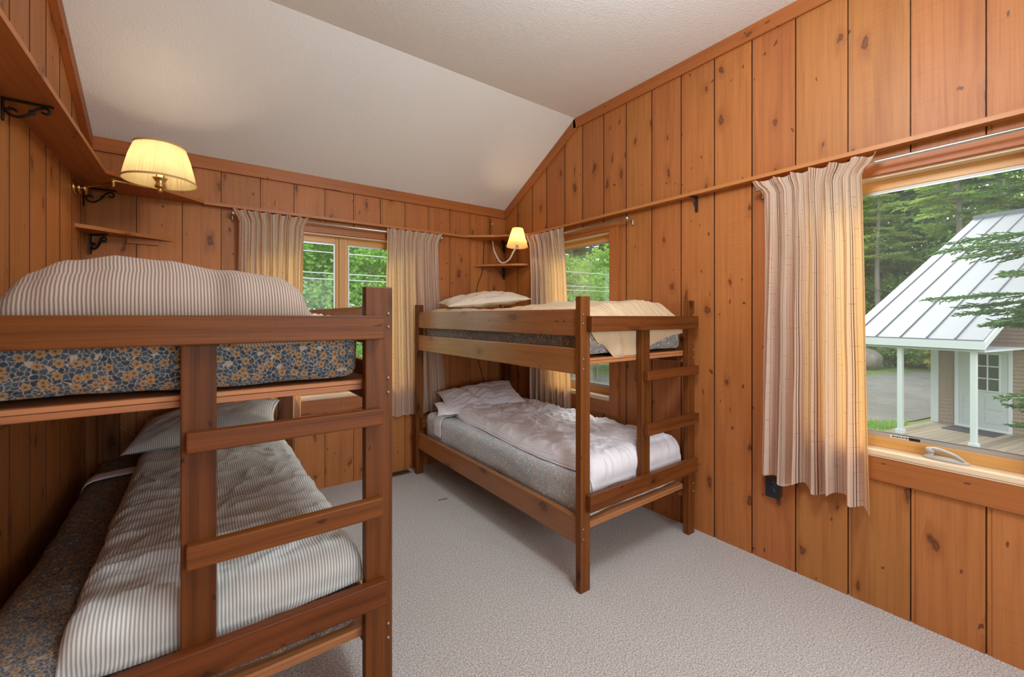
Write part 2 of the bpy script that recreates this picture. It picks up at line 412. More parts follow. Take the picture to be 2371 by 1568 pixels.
class MB:
    def __init__(self):
        self.v, self.f, self.uv = [], [], []

    def face(self, pts, uvs=None):
        b = len(self.v)
        self.v += [tuple(p) for p in pts]
        self.f.append(tuple(range(b, b + len(pts))))
        self.uv += list(uvs) if uvs else [(0.0, 0.0)] * len(pts)

    def grid(self, P, nu, nv, UV=None, close_u=False):
        b = len(self.v)
        for j in range(nv):
            for i in range(nu):
                self.v.append(tuple(P(i, j)))
        if UV is None:
            UV = lambda i, j: (i / max(1, nu - 1), j / max(1, nv - 1))
        for j in range(nv - 1):
            for i in range(nu if close_u else nu - 1):
                i2 = (i + 1) % nu
                self.f.append((b + j * nu + i, b + j * nu + i2, b + (j + 1) * nu + i2, b + (j + 1) * nu + i))
                self.uv += [UV(i, j), UV(i + 1, j), UV(i + 1, j + 1), UV(i, j + 1)]
        return b

    def hexa(self, c, grain=2, k=None, off=None):
        """Eight corners (000,100,110,010,001,101,111,011); grain = local axis that runs along V."""
        k = wid() if k is None else k
        off = rnd.uniform(0, 6) if off is None else off
        c = [Vector(p) for p in c]
        L = ((c[1] - c[0]).length, (c[3] - c[0]).length, (c[4] - c[0]).length)
        coord = [(0, 0, 0), (1, 0, 0), (1, 1, 0), (0, 1, 0), (0, 0, 1), (1, 0, 1), (1, 1, 1), (0, 1, 1)]
        a = [i for i in range(3) if i != grain]
        b = len(self.v)
        self.v += [tuple(p) for p in c]
        for q in ((0, 3, 2, 1), (4, 5, 6, 7), (0, 1, 5, 4), (1, 2, 6, 5), (2, 3, 7, 6), (3, 0, 4, 7)):
            self.f.append(tuple(b + i for i in q))
            cs = [coord[i] for i in q]
            var = [ax for ax in range(3) if len({x[ax] for x in cs}) > 1]
            if grain in var:
                o = [ax for ax in var if ax != grain][0]
                sh = 1.0 + (L[a[0]] if o == a[1] else 0.0)
                for i in q:
                    self.uv.append((k * 10 + sh + coord[i][o] * L[o], off + coord[i][grain] * L[grain]))
            else:
                for i in q:
                    self.uv.append((k * 10 + 1.0 + coord[i][a[0]] * L[a[0]], off + 3.0 + coord[i][a[1]] * L[a[1]] * 0.3))

    def box(self, lo, hi, grain=2, k=None, off=None):
        (x0, y0, z0), (x1, y1, z1) = lo, hi
        x0, x1 = min(x0, x1), max(x0, x1)
        y0, y1 = min(y0, y1), max(y0, y1)
        z0, z1 = min(z0, z1), max(z0, z1)
        self.hexa([(x0, y0, z0), (x1, y0, z0), (x1, y1, z0), (x0, y1, z0), (x0, y0, z1), (x1, y0, z1), (x1, y1, z1), (x0, y1, z1)], grain, k, off)

    def prism(self, poly, z0, z1, grain=0):
        """Horizontal polygon (counter-clockwise) between two heights."""
        k = wid()
        n = len(poly)
        g = grain
        uvf = lambda p: (k * 10 + 5 + p[1 - g], p[g] + 3)
        self.face([(p[0], p[1], z1) for p in poly], [uvf(p) for p in poly])
        self.face([(p[0], p[1], z0) for p in reversed(poly)], [uvf(p) for p in reversed(poly)])
        for i in range(n):
            a, b = poly[i], poly[(i + 1) % n]
            L = math.hypot(b[0] - a[0], b[1] - a[1])
            self.face([(a[0], a[1], z0), (b[0], b[1], z0), (b[0], b[1], z1), (a[0], a[1], z1)],
                      [(k * 10 + 1, 0), (k * 10 + 1, L), (k * 10 + 1 + z1 - z0, L), (k * 10 + 1 + z1 - z0, 0)])

    def tube(self, pts, r, n=8, caps=True, flat=None):
        pts = [Vector(p) for p in pts]
        if not isinstance(r, (list, tuple)):
            r = [r] * len(pts)
        N = len(pts)
        up = Vector((0.13, 0.21, 1)).normalized()
        rings = []
        prev = None
        for i, p in enumerate(pts):
            d = (pts[min(N - 1, i + 1)] - pts[max(0, i - 1)]).normalized()
            if prev is None:
                s = d.cross(up)
                if s.length < 1e-3:
                    s = d.cross(Vector((1, 0, 0)))
            else:
                s = prev - d * prev.dot(d)
            s.normalize()
            prev = s
            t = s.cross(d)
            if flat is not None:
                fv = Vector(flat)
                s2 = fv - d * fv.dot(d)
                s2.normalize()
                t2 = s2.cross(d)
                rings.append([p + s2 * math.cos(2 * PI * k / n) * r[i] * 2.2 + t2 * math.sin(2 * PI * k / n) * r[i] for k in range(n)])
            else:
                rings.append([p + s * math.cos(2 * PI * k / n) * r[i] + t * math.sin(2 * PI * k / n) * r[i] for k in range(n)])
        Ls = [0.0]
        for i in range(1, N):
            Ls.append(Ls[-1] + (pts[i] - pts[i - 1]).length)
        k0 = wid()
        b = self.grid(lambda i, j: rings[j][i], n, N, lambda i, j: (k0 * 10 + 1 + i * 2 * PI * max(r) / n, Ls[j]), close_u=True)
        if caps:
            self.f.append(tuple(b + i for i in range(n)))
            self.uv += [(k0 * 10 + 1, 0)] * n
            self.f.append(tuple(b + (N - 1) * n + i for i in reversed(range(n))))
            self.uv += [(k0 * 10 + 1, 0)] * n

    def lathe(self, prof, c, n=24, axis=(0, 0, 1), ripple=0.0, nr=0):
        ax = Vector(axis).normalized()
        s = ax.cross(Vector((0, 1, 0)))
        if s.length < 1e-3:
            s = ax.cross(Vector((1, 0, 0)))
        s.normalize()
        t = ax.cross(s)
        c = Vector(c)

        def P(i, j):
            r, h = prof[j]
            a = 2 * PI * i / n
            r = r * (1 + ripple * math.sin(nr * a))
            return c + ax * h + s * math.cos(a) * r + t * math.sin(a) * r
        self.grid(P, n, len(prof), lambda i, j: (i / n * 2 * PI * 0.13, prof[j][1]), close_u=True)

    def build(self, name, mat, parent=None, bevel=0.0, smooth=False, origin=None, weld=False):
        me = bpy.data.meshes.new(name)
        off = root_loc(parent) if parent else (Vector(origin) if origin is not None else Vector((0, 0, 0)))
        me.from_pydata([tuple(Vector(p) - off) for p in self.v], [], self.f)
        ul = me.uv_layers.new(name='UVMap')
        flat = [c for p in self.uv for c in p]
        ul.data.foreach_set('uv', flat)
        me.materials.append(mat)
        if smooth:
            me.polygons.foreach_set('use_smooth', [True] * len(me.polygons))
        me.update()
        o = bpy.data.objects.new(name, me)
        COL.objects.link(o)
        if parent:
            o.parent = parent
        else:
            o.location = off
        if bevel:
            m = o.modifiers.new('bevel', 'BEVEL')
            m.width = bevel
            m.segments = 2
            m.limit_method = 'ANGLE'
        return o


def tag(o, label=None, cat=None, group=None, kind=None):
    for k, v in (('label', label), ('category', cat), ('group', group), ('kind', kind)):
        if v:
            o[k] = v
    return o


def thing(name, loc, label, cat, group=None, kind=None):
    o = bpy.data.objects.new(name, None)
    o.empty_display_size = 0.1
    COL.objects.link(o)
    o.location = loc
    return tag(o, label, cat, group, kind)


def bx(name, lo, hi, mat, parent=None, grain=2, bevel=0.0, origin=None):
    m = MB()
    m.box(lo, hi, grain)
    return m.build(name, mat, parent, bevel, origin=origin)


def tb(name, pts, r, mat, parent=None, n=8, smooth=True, origin=None):
    m = MB()
    m.tube(pts, r, n)
    return m.build(name, mat, parent, smooth=smooth, origin=origin)


def smooth_path(pts, k=6):
    """Catmull-Rom through the points."""
    P = [Vector(p) for p in pts]
    P = [P[0] * 2 - P[1]] + P + [P[-1] * 2 - P[-2]]
    out = []
    for i in range(1, len(P) - 2):
        for s in range(k):
            t = s / k
            a, b, c, d = P[i - 1], P[i], P[i + 1], P[i + 2]
            out.append(0.5 * ((2 * b) + (c - a) * t + (2 * a - 5 * b + 4 * c - d) * t * t + (3 * b - a - 3 * c + d) * t ** 3))
    out.append(P[-2])
    return out


def lerp_table(tab, x):
    if x <= tab[0][0]:
        return tab[0][1]
    for (a, va), (b, vb) in zip(tab, tab[1:]):
        if x <= b:
            t = (x - a) / (b - a)
            t = t * t * (3 - 2 * t)
            return va + (vb - va) * t
    return tab[-1][1]


# ------------------------------------------------------------------ room shell
XR, XL, YB, YR = 2.713, -0.597, 3.822, -1.35
ZF, ZB, YC = 3.225, 2.61, 2.72
SL = (ZF - ZB) / (YB - YC)
SILL_Z, HEAD_Z = 0.79, 2.15
FT = 0.14


def top_side(y):
    return ZF if y < YC else ZF - SL * (y - YC)


EDGE = plain('board_gap_shade', (0.085, 0.026, 0.008), 0.7)  # shade of the narrow board gaps, painted on the board sides


def panel_wall(name, P, u_seams, topf, holes, bottom=0.0):
    """Vertical boards with a recessed lap and a dark gap between them; holes = (u0,u1,z0,z1)."""
    m = MB()
    u_seams = sorted(u_seams)
    for a, b in zip(u_seams, u_seams[1:]):
        k, off = wid(), rnd.uniform(0, 6)
        strips = [(a + 0.0055, a + 0.020, -0.003), (a + 0.020, b, 0.0), (a, a + 0.0055, -0.016)]
        for s0, s1, dep in strips:
            cuts = sorted({s0, s1} | {h[i] for h in holes for i in (0, 1) if s0 < h[i] < s1})
            for c0, c1 in zip(cuts, cuts[1:]):
                mid = (c0 + c1) / 2
                zs = [(bottom, None)]
                for h in holes:
                    if h[0] < mid < h[1]:
                        zs = [(bottom, h[2]), (h[3], None)]
                for z0, z1 in zs:
                    t0 = topf(c0) if z1 is None else z1
                    t1 = topf(c1) if z1 is None else z1
                    u_off = (c0 - a)
                    m.hexa([P(c0, z0, dep), P(c1, z0, dep), P(c1, z0, -FT), P(c0, z0, -FT),
                            P(c0, t0, dep), P(c1, t1, dep), P(c1, t1, -FT), P(c0, t0, -FT)], 2, k, off + z0)
                    # continue the grain across a board that is cut into strips
                    n = len(m.uv) - 24
                    for i in range(24):
                        m.uv[n + i] = (m.uv[n + i][0] + u_off, m.uv[n + i][1])
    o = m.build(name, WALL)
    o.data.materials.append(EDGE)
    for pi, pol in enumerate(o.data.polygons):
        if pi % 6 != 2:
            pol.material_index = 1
    return tag(o, kind='structure')


H1 = (0.33, 1.66, SILL_Z, HEAD_Z)
H2 = (2.322, 3.12, SILL_Z, HEAD_Z)
H3 = (0.10, 0.95, SILL_Z, HEAD_Z)
H4 = (0.0, 2.3, 0.8, 2.2)

seams_b = [XL - 0.1, -0.355, -0.11, 0.118, 0.371, 0.607, 0.842, 1.078, 1.316, 1.551, 1.789, 2.021, 2.263, 2.489, XR + 0.1]
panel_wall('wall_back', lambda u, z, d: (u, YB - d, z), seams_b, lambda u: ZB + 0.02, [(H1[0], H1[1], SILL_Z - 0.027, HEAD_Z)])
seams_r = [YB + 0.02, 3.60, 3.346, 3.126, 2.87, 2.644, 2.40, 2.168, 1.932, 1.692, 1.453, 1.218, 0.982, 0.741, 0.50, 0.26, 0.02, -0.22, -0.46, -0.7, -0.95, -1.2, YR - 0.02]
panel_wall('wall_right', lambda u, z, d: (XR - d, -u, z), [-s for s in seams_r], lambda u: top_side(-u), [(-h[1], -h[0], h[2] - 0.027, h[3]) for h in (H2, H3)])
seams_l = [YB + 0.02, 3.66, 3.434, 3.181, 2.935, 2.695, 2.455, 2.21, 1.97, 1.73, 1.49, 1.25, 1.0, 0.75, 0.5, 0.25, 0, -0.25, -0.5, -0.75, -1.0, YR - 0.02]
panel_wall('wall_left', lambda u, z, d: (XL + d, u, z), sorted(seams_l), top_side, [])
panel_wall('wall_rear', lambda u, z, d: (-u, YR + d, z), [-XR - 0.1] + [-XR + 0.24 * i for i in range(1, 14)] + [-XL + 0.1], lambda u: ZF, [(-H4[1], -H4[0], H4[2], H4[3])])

m = MB()
m.box((XL - 0.14, YR - 0.14, -0.12), (XR + 0.14, YB + 0.14, 0.0))
tag(m.build('floor', CARPET), kind='structure')
m = MB()
m.box((XL - 0.14, YR - 0.14, ZF), (XR + 0.14, YC, ZF + 0.12))
m.hexa([(XL - 0.14, YC, ZF), (XR + 0.14, YC, ZF), (XR + 0.14, YB + 0.2, ZF - SL * (YB + 0.2 - YC)), (XL - 0.14, YB + 0.2, ZF - SL * (YB + 0.2 - YC)),
        (XL - 0.14, YC, ZF + 0.12), (XR + 0.14, YC, ZF + 0.12), (XR + 0.14, YB + 0.2, ZF + 0.12 - SL * (YB + 0.2 - YC)), (XL - 0.14, YB + 0.2, ZF + 0.12 - SL * (YB + 0.2 - YC))])
tag(m.build('ceiling', CEIL), kind='structure')

# crown trims
tw = 0.088
m = MB()
m.box((XL, YB - 0.02, ZB - tw + 0.005), (XR, YB, ZB + 0.01), 0)
tag(m.build('trim_1', TRIM, bevel=0.003), kind='structure')


def side_trim(name, x0, x1):
    m = MB()
    m.box((x0, YR, ZF - tw), (x1, YC + 0.02, ZF), 1)
    w = tw * math.sqrt(1 + SL * SL)
    y0, y1 = YC, YB - 0.021
    z0, z1 = ZF - 0.001, top_side(y1)
    xa, xb = min(x0, x1), max(x0, x1)
    m.hexa([(xa, y0 - 0.02, z0 - w + 0.006), (xa, y1, z1 - w), (xb, y1, z1 - w), (xb, y0 - 0.02, z0 - w + 0.006),
            (xa, y0, z0), (xa, y1, z1), (xb, y1, z1), (xb, y0, z0)], 0)
    tag(m.build(name, TRIM, bevel=0.002), kind='structure')


side_trim('trim_2', XR - 0.018, XR)
side_trim('trim_3', XL, XL + 0.035)


# ------------------------------------------------------------------ windows
def window(name, P, u0, u1, label, mull=None, crank=None, sticker=None, casing_sides=True):
    """P(u, d, z): u along the wall, d into the room (negative = outwards)."""
    c = P((u0 + u1) / 2, 0, SILL_Z)
    w = thing(name, c, label, 'window', kind='structure')

    def part(nm, boxes, mat, bevel=0.002, parent=w, grain=None):
        m = MB()
        for (a0, d0, z0), (a1, d1, z1) in boxes:
            p, q = P(a0, d0, z0), P(a1, d1, z1)
            L = [abs(q[i] - p[i]) for i in range(3)]
            m.box(p, q, L.index(max(L)) if grain is None else grain)
        return m.build(nm, mat, parent, bevel)
    cw, zb, zt = 0.085, 0.64, 2.225
    part('casing', [((u0 - cw, 0, zb), (u0, 0.02, zt)), ((u1, 0, zb), (u1 + cw, 0.02, zt)), ((u0, 0, HEAD_Z), (u1, 0.02, zt)),
                    ((u0, 0, zb), (u1, 0.02, SILL_Z - 0.026))], TRIM, 0.003)
    part('jamb', [((u0, -FT, SILL_Z), (u0 + 0.015, 0.0, HEAD_Z)), ((u1 - 0.015, -FT, SILL_Z), (u1, 0.0, HEAD_Z)),
                  ((u0 + 0.015, -FT, HEAD_Z - 0.012), (u1 - 0.015, 0.0, HEAD_Z))], SILLM, 0.001)
    part('sill', [((u0, -FT, SILL_Z - 0.025), (u1, 0.028, SILL_Z)), ((u0, 0.0, SILL_Z - 0.034), (u1, 0.024, SILL_Z - 0.026))], SILLM, 0.003)
    lights = [(u0 + 0.015, u1 - 0.015)] if mull is None else [(u0 + 0.015, mull - 0.022), (mull + 0.022, u1 - 0.015)]
    if mull is not None:
        part('mullion', [((mull - 0.022, -0.115, SILL_Z), (mull + 0.022, -0.050, HEAD_Z - 0.012))], SASH, 0.003)
    for a, b in lights:
        s = 0.028
        z0, z1 = SILL_Z, HEAD_Z - 0.012
        sh = part('sash', [((a, -0.115, z0), (a + s, -0.06, z1)), ((b - s, -0.115, z0), (b, -0.06, z1)),
                           ((a + s, -0.115, z0), (b - s, -0.06, z0 + 0.055)), ((a + s, -0.115, z1 - 0.05), (b - s, -0.06, z1))], SASH, 0.003)
        part('pane', [((a + s - 0.004, -0.098, z0 + 0.05), (b - s + 0.004, -0.094, z1 - 0.045))], GLASS, 0, sh)
        r = 0.014
        fz0, fz1 = z0 + 0.055, z1 - 0.05
        fr = part('screen_frame', [((a + s, -0.075, fz0), (a + s + r, -0.062, fz1)), ((b - s - r, -0.075, fz0), (b - s, -0.062, fz1)),
                                   ((a + s + r, -0.075, fz0), (b - s - r, -0.062, fz0 + 0.022)), ((a + s + r, -0.075, fz1 - r), (b - s - r, -0.062, fz1))], ALU, 0.001)
        m = MB()
        pts = [P(a + s + r, -0.068, fz0 + 0.02), P(b - s - r, -0.068, fz0 + 0.02), P(b - s - r, -0.068, fz1 - r), P(a + s + r, -0.068, fz1 - r)]
        m.face(pts)
        m.build('screen_mesh', SCREEN, fr)
        bead = 0.004
        part('spline', [((a + s + r, -0.063, fz0 + 0.022), (b - s - r, -0.060, fz0 + 0.022 + bead)), ((a + s + r, -0.063, fz1 - r - bead), (b - s - r, -0.060, fz1 - r)),
                        ((a + s + r - bead, -0.063, fz0 + 0.022), (a + s + r, -0.060, fz1 - r)), ((b - s - r, -0.063, fz0 + 0.022), (b - s - r + bead, -0.060, fz1 - r))], CHROME, 0, fr)
    if crank is not None:
        a0 = crank
        m = MB()
        m.lathe([(0.001, 0.0), (0.02, 0.0), (0.022, 0.006), (0.016, 0.014), (0.001, 0.015)], (0, 0, 0), 16)
        base = []
        m2 = MB()
        # low escutcheon, elongated along the wall
        pr = [(0.001, 0.0), (0.026, 0.0), (0.027, 0.008), (0.022, 0.016), (0.001, 0.018)]
        n = 24
        m2.grid(lambda i, j: P(a0 - 0.05 + pr[j][0] * 2.9 * math.cos(2 * PI * i / n), -0.028 + pr[j][0] * 0.85 * math.sin(2 * PI * i / n), SILL_Z + pr[j][1]), n, 5, close_u=True)
        cr = m2.build('crank', CRANKM, w, smooth=True)
        m3 = MB()
        m3.tube(smooth_path([P(a0, -0.030, SILL_Z + 0.012), P(a0 - 0.005, -0.028, SILL_Z + 0.040), P(a0 - 0.035, -0.02, SILL_Z + 0.046), P(a0 - 0.08, -0.012, SILL_Z + 0.036), P(a0 - 0.112, -0.008, SILL_Z + 0.018)], 5),
                [0.013 - 0.0004 * i for i in range(21)], 10)
        m3.build('crank_handle', CRANKM, cr, smooth=True)
        m4 = MB()
        m4.lathe([(0.001, 0.0), (0.014, 0.0), (0.019, 0.01), (0.014, 0.022), (0.001, 0.026)], P(a0, -0.030, SILL_Z + 0.026), 16)
        m4.build('crank_knob', CRANKM, cr, smooth=True)
    if sticker is not None:
        a1, a0 = sticker
        zf = SILL_Z + 0.055
        part('sticker', [((a0 + (a1 - a0) * 0.36, -0.0625, zf + 0.002), (a1, -0.0612, zf + 0.017))], STICKW, 0)
        st = part('sticker', [((a0, -0.0625, zf + 0.002), (a0 + (a1 - a0) * 0.36, -0.0612, zf + 0.015))], BLACKP, 0)
        # the rows of tiny print on the white part: too small in the photograph to read as letters
        bars = []
        q = a1 - 0.008
        while q > a0 + (a1 - a0) * 0.38:
            wq = rnd.choice((0.003, 0.005, 0.007))
            bars.append(((q - wq, -0.0613, zf + 0.006), (q, -0.0609, zf + 0.013)))
            q -= wq + 0.0022
        part('sticker_print', bars, BLACKP, 0)
    return w


win1 = window('window_1', lambda u, d, z: (u, YB - d, z), H1[0], H1[1], 'twin wooden casement window in the back wall, between its two curtains', mull=0.995)
win2 = window('window_2', lambda u, d, z: (XR - d, u, z), H2[0], H2[1], 'single casement window in the right wall behind the far bunk bed')
win3 = window('window_3', lambda u, d, z: (XR - d, u, z), H3[0], H3[1], 'wooden casement window with crank handle, looking out at the cottage', crank=0.435, sticker=(0.585, 0.475))
# unseen frame added round the rear opening that holds the fill light
m = MB()
for lo, hi in (((-0.08, YR - 0.1, 0.72), (0.0, YR + 0.02, 2.28)), ((2.3, YR - 0.1, 0.72), (2.38, YR + 0.02, 2.28)), ((0.0, YR - 0.1, 2.2), (2.3, YR + 0.02, 2.28)), ((0.0, YR - 0.1, 0.72), (2.3, YR + 0.03, 0.8))):
    m.box(lo, hi, 2 if hi[2] - lo[2] > 1 else 0)
tag(m.build('rear_fill_frame', TRIM), kind='structure')

# ------------------------------------------------------------------ ledges, shelves, brackets
LZ0, LZ1 = 2.265, 2.287


def slab(name, poly, z0, z1, mat, label, cat, grain=0, group=None):
    m = MB()
    m.prism(poly, z0, z1, grain)
    xs, ys = [p[0] for p in poly], [p[1] for p in poly]
    o = m.build(name, mat, bevel=0.002, origin=(sum(xs) / len(xs), sum(ys) / len(ys), z0))
    return tag(o, label, cat, group)


slab('wall_shelf', [(XL, YR), (-0.437, YR), (-0.437, 3.31), (0.016, 3.762), (0.016, YB), (XL, YB)], LZ0, LZ1, LEDGE,
     'deep pine shelf running along the left wall and angled into the corner above the lamp', 'shelf', 1)
slab('plate_ledge', [(0.018, 3.762), (2.20, 3.762), (2.20, YB), (0.018, YB)], LZ0 - 0.006, LZ1 - 0.006, LEDGE,
     'narrow pine ledge on the back wall above the twin window', 'ledge', 0)
slab('plate_ledge', [(2.202, 3.762), (2.42, 3.60), (2.653, 3.33), (2.653, YR), (XR, YR), (XR, YB), (2.202, YB)], LZ0, LZ1, LEDGE,
     'narrow pine ledge along the right wall above its two windows', 'ledge', 1)
cs = thing('corner_shelf', (-0.45, 3.7, 1.975), 'triangular pine corner shelf on the left under the brass lamp', 'shelf', 'corner shelves')
m = MB()
m.prism([(XL, 3.52), (-0.154, YB), (XL, YB)], 1.978, 2.0, 0)
m.build('board', LEDGE, cs, 0.002)
bx('cleat', (-0.40, YB - 0.022, 1.942), (-0.235, YB, 1.977), LEDGE, cs, 0, 0.002)
cs = thing('corner_shelf', (2.55, 3.7, 1.975), 'small pine corner shelf on the right under the gooseneck lamp', 'shelf', 'corner shelves')
m = MB()
m.prism([(2.311, YB), (2.40, 3.70), (2.58, 3.50), (XR, 3.40), (XR, YB)], 1.975, 1.995, 0)
m.build('board', LEDGE, cs, 0.002)


def scroll_bracket(org, out, arm, drop, label, r=0.0042):
    """org: the corner of wall and shelf underside; out: unit vector away from the wall."""
    o = thing('shelf_bracket', org, label, 'bracket', 'black iron shelf brackets')
    X, O = Vector(out), Vector(org)
    Z = Vector((0, 0, 1))
    side = X.cross(Z)
    P = lambda a, b: O + X * a + Z * b
    m = MB()
    m.tube([P(0.004, 0.0), P(0.004, -drop)], r, 6, flat=side)
    m.build('wall_plate', IRON, o)
    m = MB()
    m.tube([P(0.0, -0.004), P(arm, -0.004)], r, 6, flat=side)
    m.build('arm', IRON, o)
    m = MB()
    ctrl = [(0.30, -0.52), (0.20, -0.42), (0.10, -0.50), (0.13, -0.68), (0.33, -0.74), (0.55, -0.50), (0.68, -0.24), (0.84, -0.14), (0.93, -0.26), (0.86, -0.40), (0.76, -0.34)]
    path = smooth_path([P(arm * a, drop * b) for a, b in ctrl], 5)
    m.tube(path, r * 1.05, 6, flat=side)
    m.lathe([(0.001, -0.004), (0.011, -0.003), (0.011, 0.003), (0.001, 0.004)], P(arm * 0.58, -drop * 0.44), 8, axis=side)
    m.build('scroll', IRON, o, smooth=False)
    return o


scroll_bracket((XL, 2.385, LZ0), (1, 0, 0), 0.135, 0.085, 'black iron scroll bracket under the left shelf at the edge of the view')
scroll_bracket((XL, 3.73, LZ0), (1, 0, 0), 0.155, 0.12, 'black iron scroll bracket under the left shelf, just behind the brass lamp arm')
scroll_bracket((XL + 0.02, YB - 0.02, 1.977), (0.707, -0.707, 0), 0.13, 0.125, 'black iron scroll bracket under the left corner shelf')
scroll_bracket((XR - 0.03, YB - 0.03, LZ0), (-0.707, -0.707, 0), 0.15, 0.12, 'black iron bracket in the right corner under the ledge, behind the gooseneck lamp')
scroll_bracket((XR - 0.03, YB - 0.03, 1.975), (-0.707, -0.707, 0), 0.13, 0.12, 'black iron bracket under the right corner shelf')
o = thing('shelf_bracket', (XR, 1.57, 2.2), 'small black iron bracket under the right wall ledge between the two windows', 'bracket', 'black iron shelf brackets')
m = MB()
m.tube([(XR - 0.005, 1.57, LZ0), (XR - 0.005, 1.57, 2.16)], 0.005, 8, flat=(0, 1, 0))
m.build('wall_plate', IRON, o)
m = MB()
m.tube([(XR, 1.57, LZ0 - 0.005), (2.66, 1.585, LZ0 - 0.005)], 0.004, 8, flat=(0, 1, 0))
m.build('arm', IRON, o)
m = MB()
m.tube([(XR - 0.008, 1.57, 2.175), (2.672, 1.58, LZ0 - 0.006)], 0.0035, 8)
m.build('strut', IRON, o)


# ------------------------------------------------------------------ curtains and rods
def curtain(P, top, mid, bot, z_top, z_hem, seed, label, pleats=7, d0=0.075, amp=0.022, hemf=None, flat_side=0):
    """P(u, d, z) as for windows; top/mid/bot = (u0,u1) at header, pinch, hem."""
    r = random.Random(seed)
    NU, NV = 190, 60
    Wf = 2.0 * abs(mid[1] - mid[0]) + 0.1
    ph = [r.uniform(0, 6.28) for _ in range(8)]
    zp = z_top - 0.085
    m = MB()

    def lerp(a, b, t):
        return a + (b - a) * t

    def f(i, j):
        s, t = i / (NU - 1), j / (NV - 1)
        hem = z_hem + (hemf(s) if hemf else 0.0)
        z = z_top - (z_top - hem) * t
        if t == 0:
            z += 0.006 * math.sin(s * pleats * 6.28 + ph[0])
        if z > zp:
            k = (z_top - z) / (z_top - zp)
            k = k * k * (3 - 2 * k)
            a0, a1 = lerp(top[0], mid[0], k), lerp(top[1], mid[1], k)
        else:
            k = (zp - z) / (zp - hem)
            a0, a1 = lerp(mid[0], bot[0], k), lerp(mid[1], bot[1], k)
        hd = max(0.0, min(1.0, (z - zp) / (z_top - zp) if z > zp else 0.0))
        lo = max(0.0, min(1.0, (zp - z) / (zp - hem)))
        # folds: pinch pleats at the top merging into broader, drifting folds below
        w = s * pleats * 2 * PI + 0.9 * math.sin(s * 5.1 + ph[1])
        drift = 0.35 * math.sin(2.2 * lo + ph[2] + 3 * s)
        fold = math.sin(w + drift) + 0.42 * math.sin(1.63 * w + ph[3] + 1.3 * lo)
        pleat = math.sin(w) + 0.6 * math.sin(2 * w + ph[4]) + 0.35 * math.sin(3.7 * w + ph[6])
        kk = min(1.0, lo * 5)
        A = amp * (0.65 + 0.65 * lo)
        d = d0 + lerp(pleat * (0.010 + 0.010 * hd), fold * A, kk)
        d += 0.006 * noise.noise((s * 9, z * 3.0, seed)) * (1 + lo) + 0.022 * (1 - kk)
        lat = 0.30 * math.cos(w + drift + 0.6) / (pleats * 2 * PI) * (1.0 if kk > 0.5 else 1.6) + 0.004 * noise.noise((s * 7, z * 2.2, seed + 9.0))
        ss = max(0.0, min(1.0, s + lat * min(1.0, 6 * s, 6 * (1 - s))))
        u = lerp(a0, a1, ss)
        e = min(s, 1 - s)
        if z > zp - 0.02 and e < 0.05:
            d += 0.02 * (1 - e / 0.05) * hd
        d = max(0.028, d, 0.0845 if z > z_top - 0.075 else 0.0)
        return P(u, d, z)
    m.grid(f, NU, NV, lambda i, j: (1 + seed * 0.37 + i / (NU - 1) * Wf, z_top - (z_top - z_hem) * j / (NV - 1)))
    o = m.build('curtain', CURT, smooth=True, origin=P((mid[0] + mid[1]) / 2, d0, z_hem))
    return tag(o, label, 'curtain', 'striped linen curtains')


PBk = lambda u, d, z: (u, YB - d, z)
PRt = lambda u, d, z: (XR - d, u, z)
curtain(PBk, (0.185, 0.70), (0.225, 0.665), (0.215, 0.640), 2.245, 0.60, 3, 'striped linen curtain left of the twin back window, behind the near bunk', 7)
curtain(PBk, (1.345, 1.89), (1.352, 1.855), (1.352, 1.955), 2.247, 0.53, 11, 'striped linen curtain right of the twin back window, between the two bunks', 7, d0=0.064, amp=0.018)
curtain(PRt, (3.34, 2.785), (3.30, 2.80), (3.315, 2.715), 2.25, 0.52, 5, 'striped linen curtain at the far window behind the right bunk', 7, d0=0.058, amp=0.012)
curtain(PRt, (1.165, 0.595), (1.105, 0.655), (1.135, 0.63), 2.235, 0.52, 21, 'sunlit striped linen curtain beside the near window above the outlet', 6, d0=0.078, amp=0.026,
        hemf=lambda s: 0.0 + 0.02 * math.sin(s * 19) - (0.05 * max(0.0, s - 0.93) / 0.07))


def rod(P, u0, u1, z, label, ends):
    o = thing('curtain_rod', P((u0 + u1) / 2, 0.075, z), label, 'curtain rod', 'steel curtain rods')
    tb('pole', [P(u0, 0.075, z), P(u1, 0.075, z)], 0.0075, CHROME, o, 12)
    for e in ends:
        m = MB()
        m.tube(smooth_path([P(e, 0.075, z), P(e, 0.045, z + 0.004), P(e, 0.012, z - 0.004), P(e, 0.006, z - 0.045)], 4), 0.006, 10)
        m.build('bracket', CHROME, o, smooth=True)
        m = MB()
        ax = Vector(P(1, 0, 0)) - Vector(P(0, 0, 0))
        m.lathe([(0.001, -0.014), (0.012, -0.012), (0.017, 0.0), (0.012, 0.012), (0.001, 0.014)], P(e, 0.075, z), 14, axis=ax)
        m.build('finial', CHROME, o, smooth=True)


rod(PBk, 0.19, 1.90, 2.215, 'thin steel curtain rod over the twin back window', (0.19, 1.90))
rod(PRt, 2.095, 3.34, 2.205, 'thin steel curtain rod over the window behind the right bunk', (2.095, 3.34))
rod(PRt, -0.35, 1.15, 2.20, 'thin steel curtain rod over the near window on the right', (-0.35, 1.15))


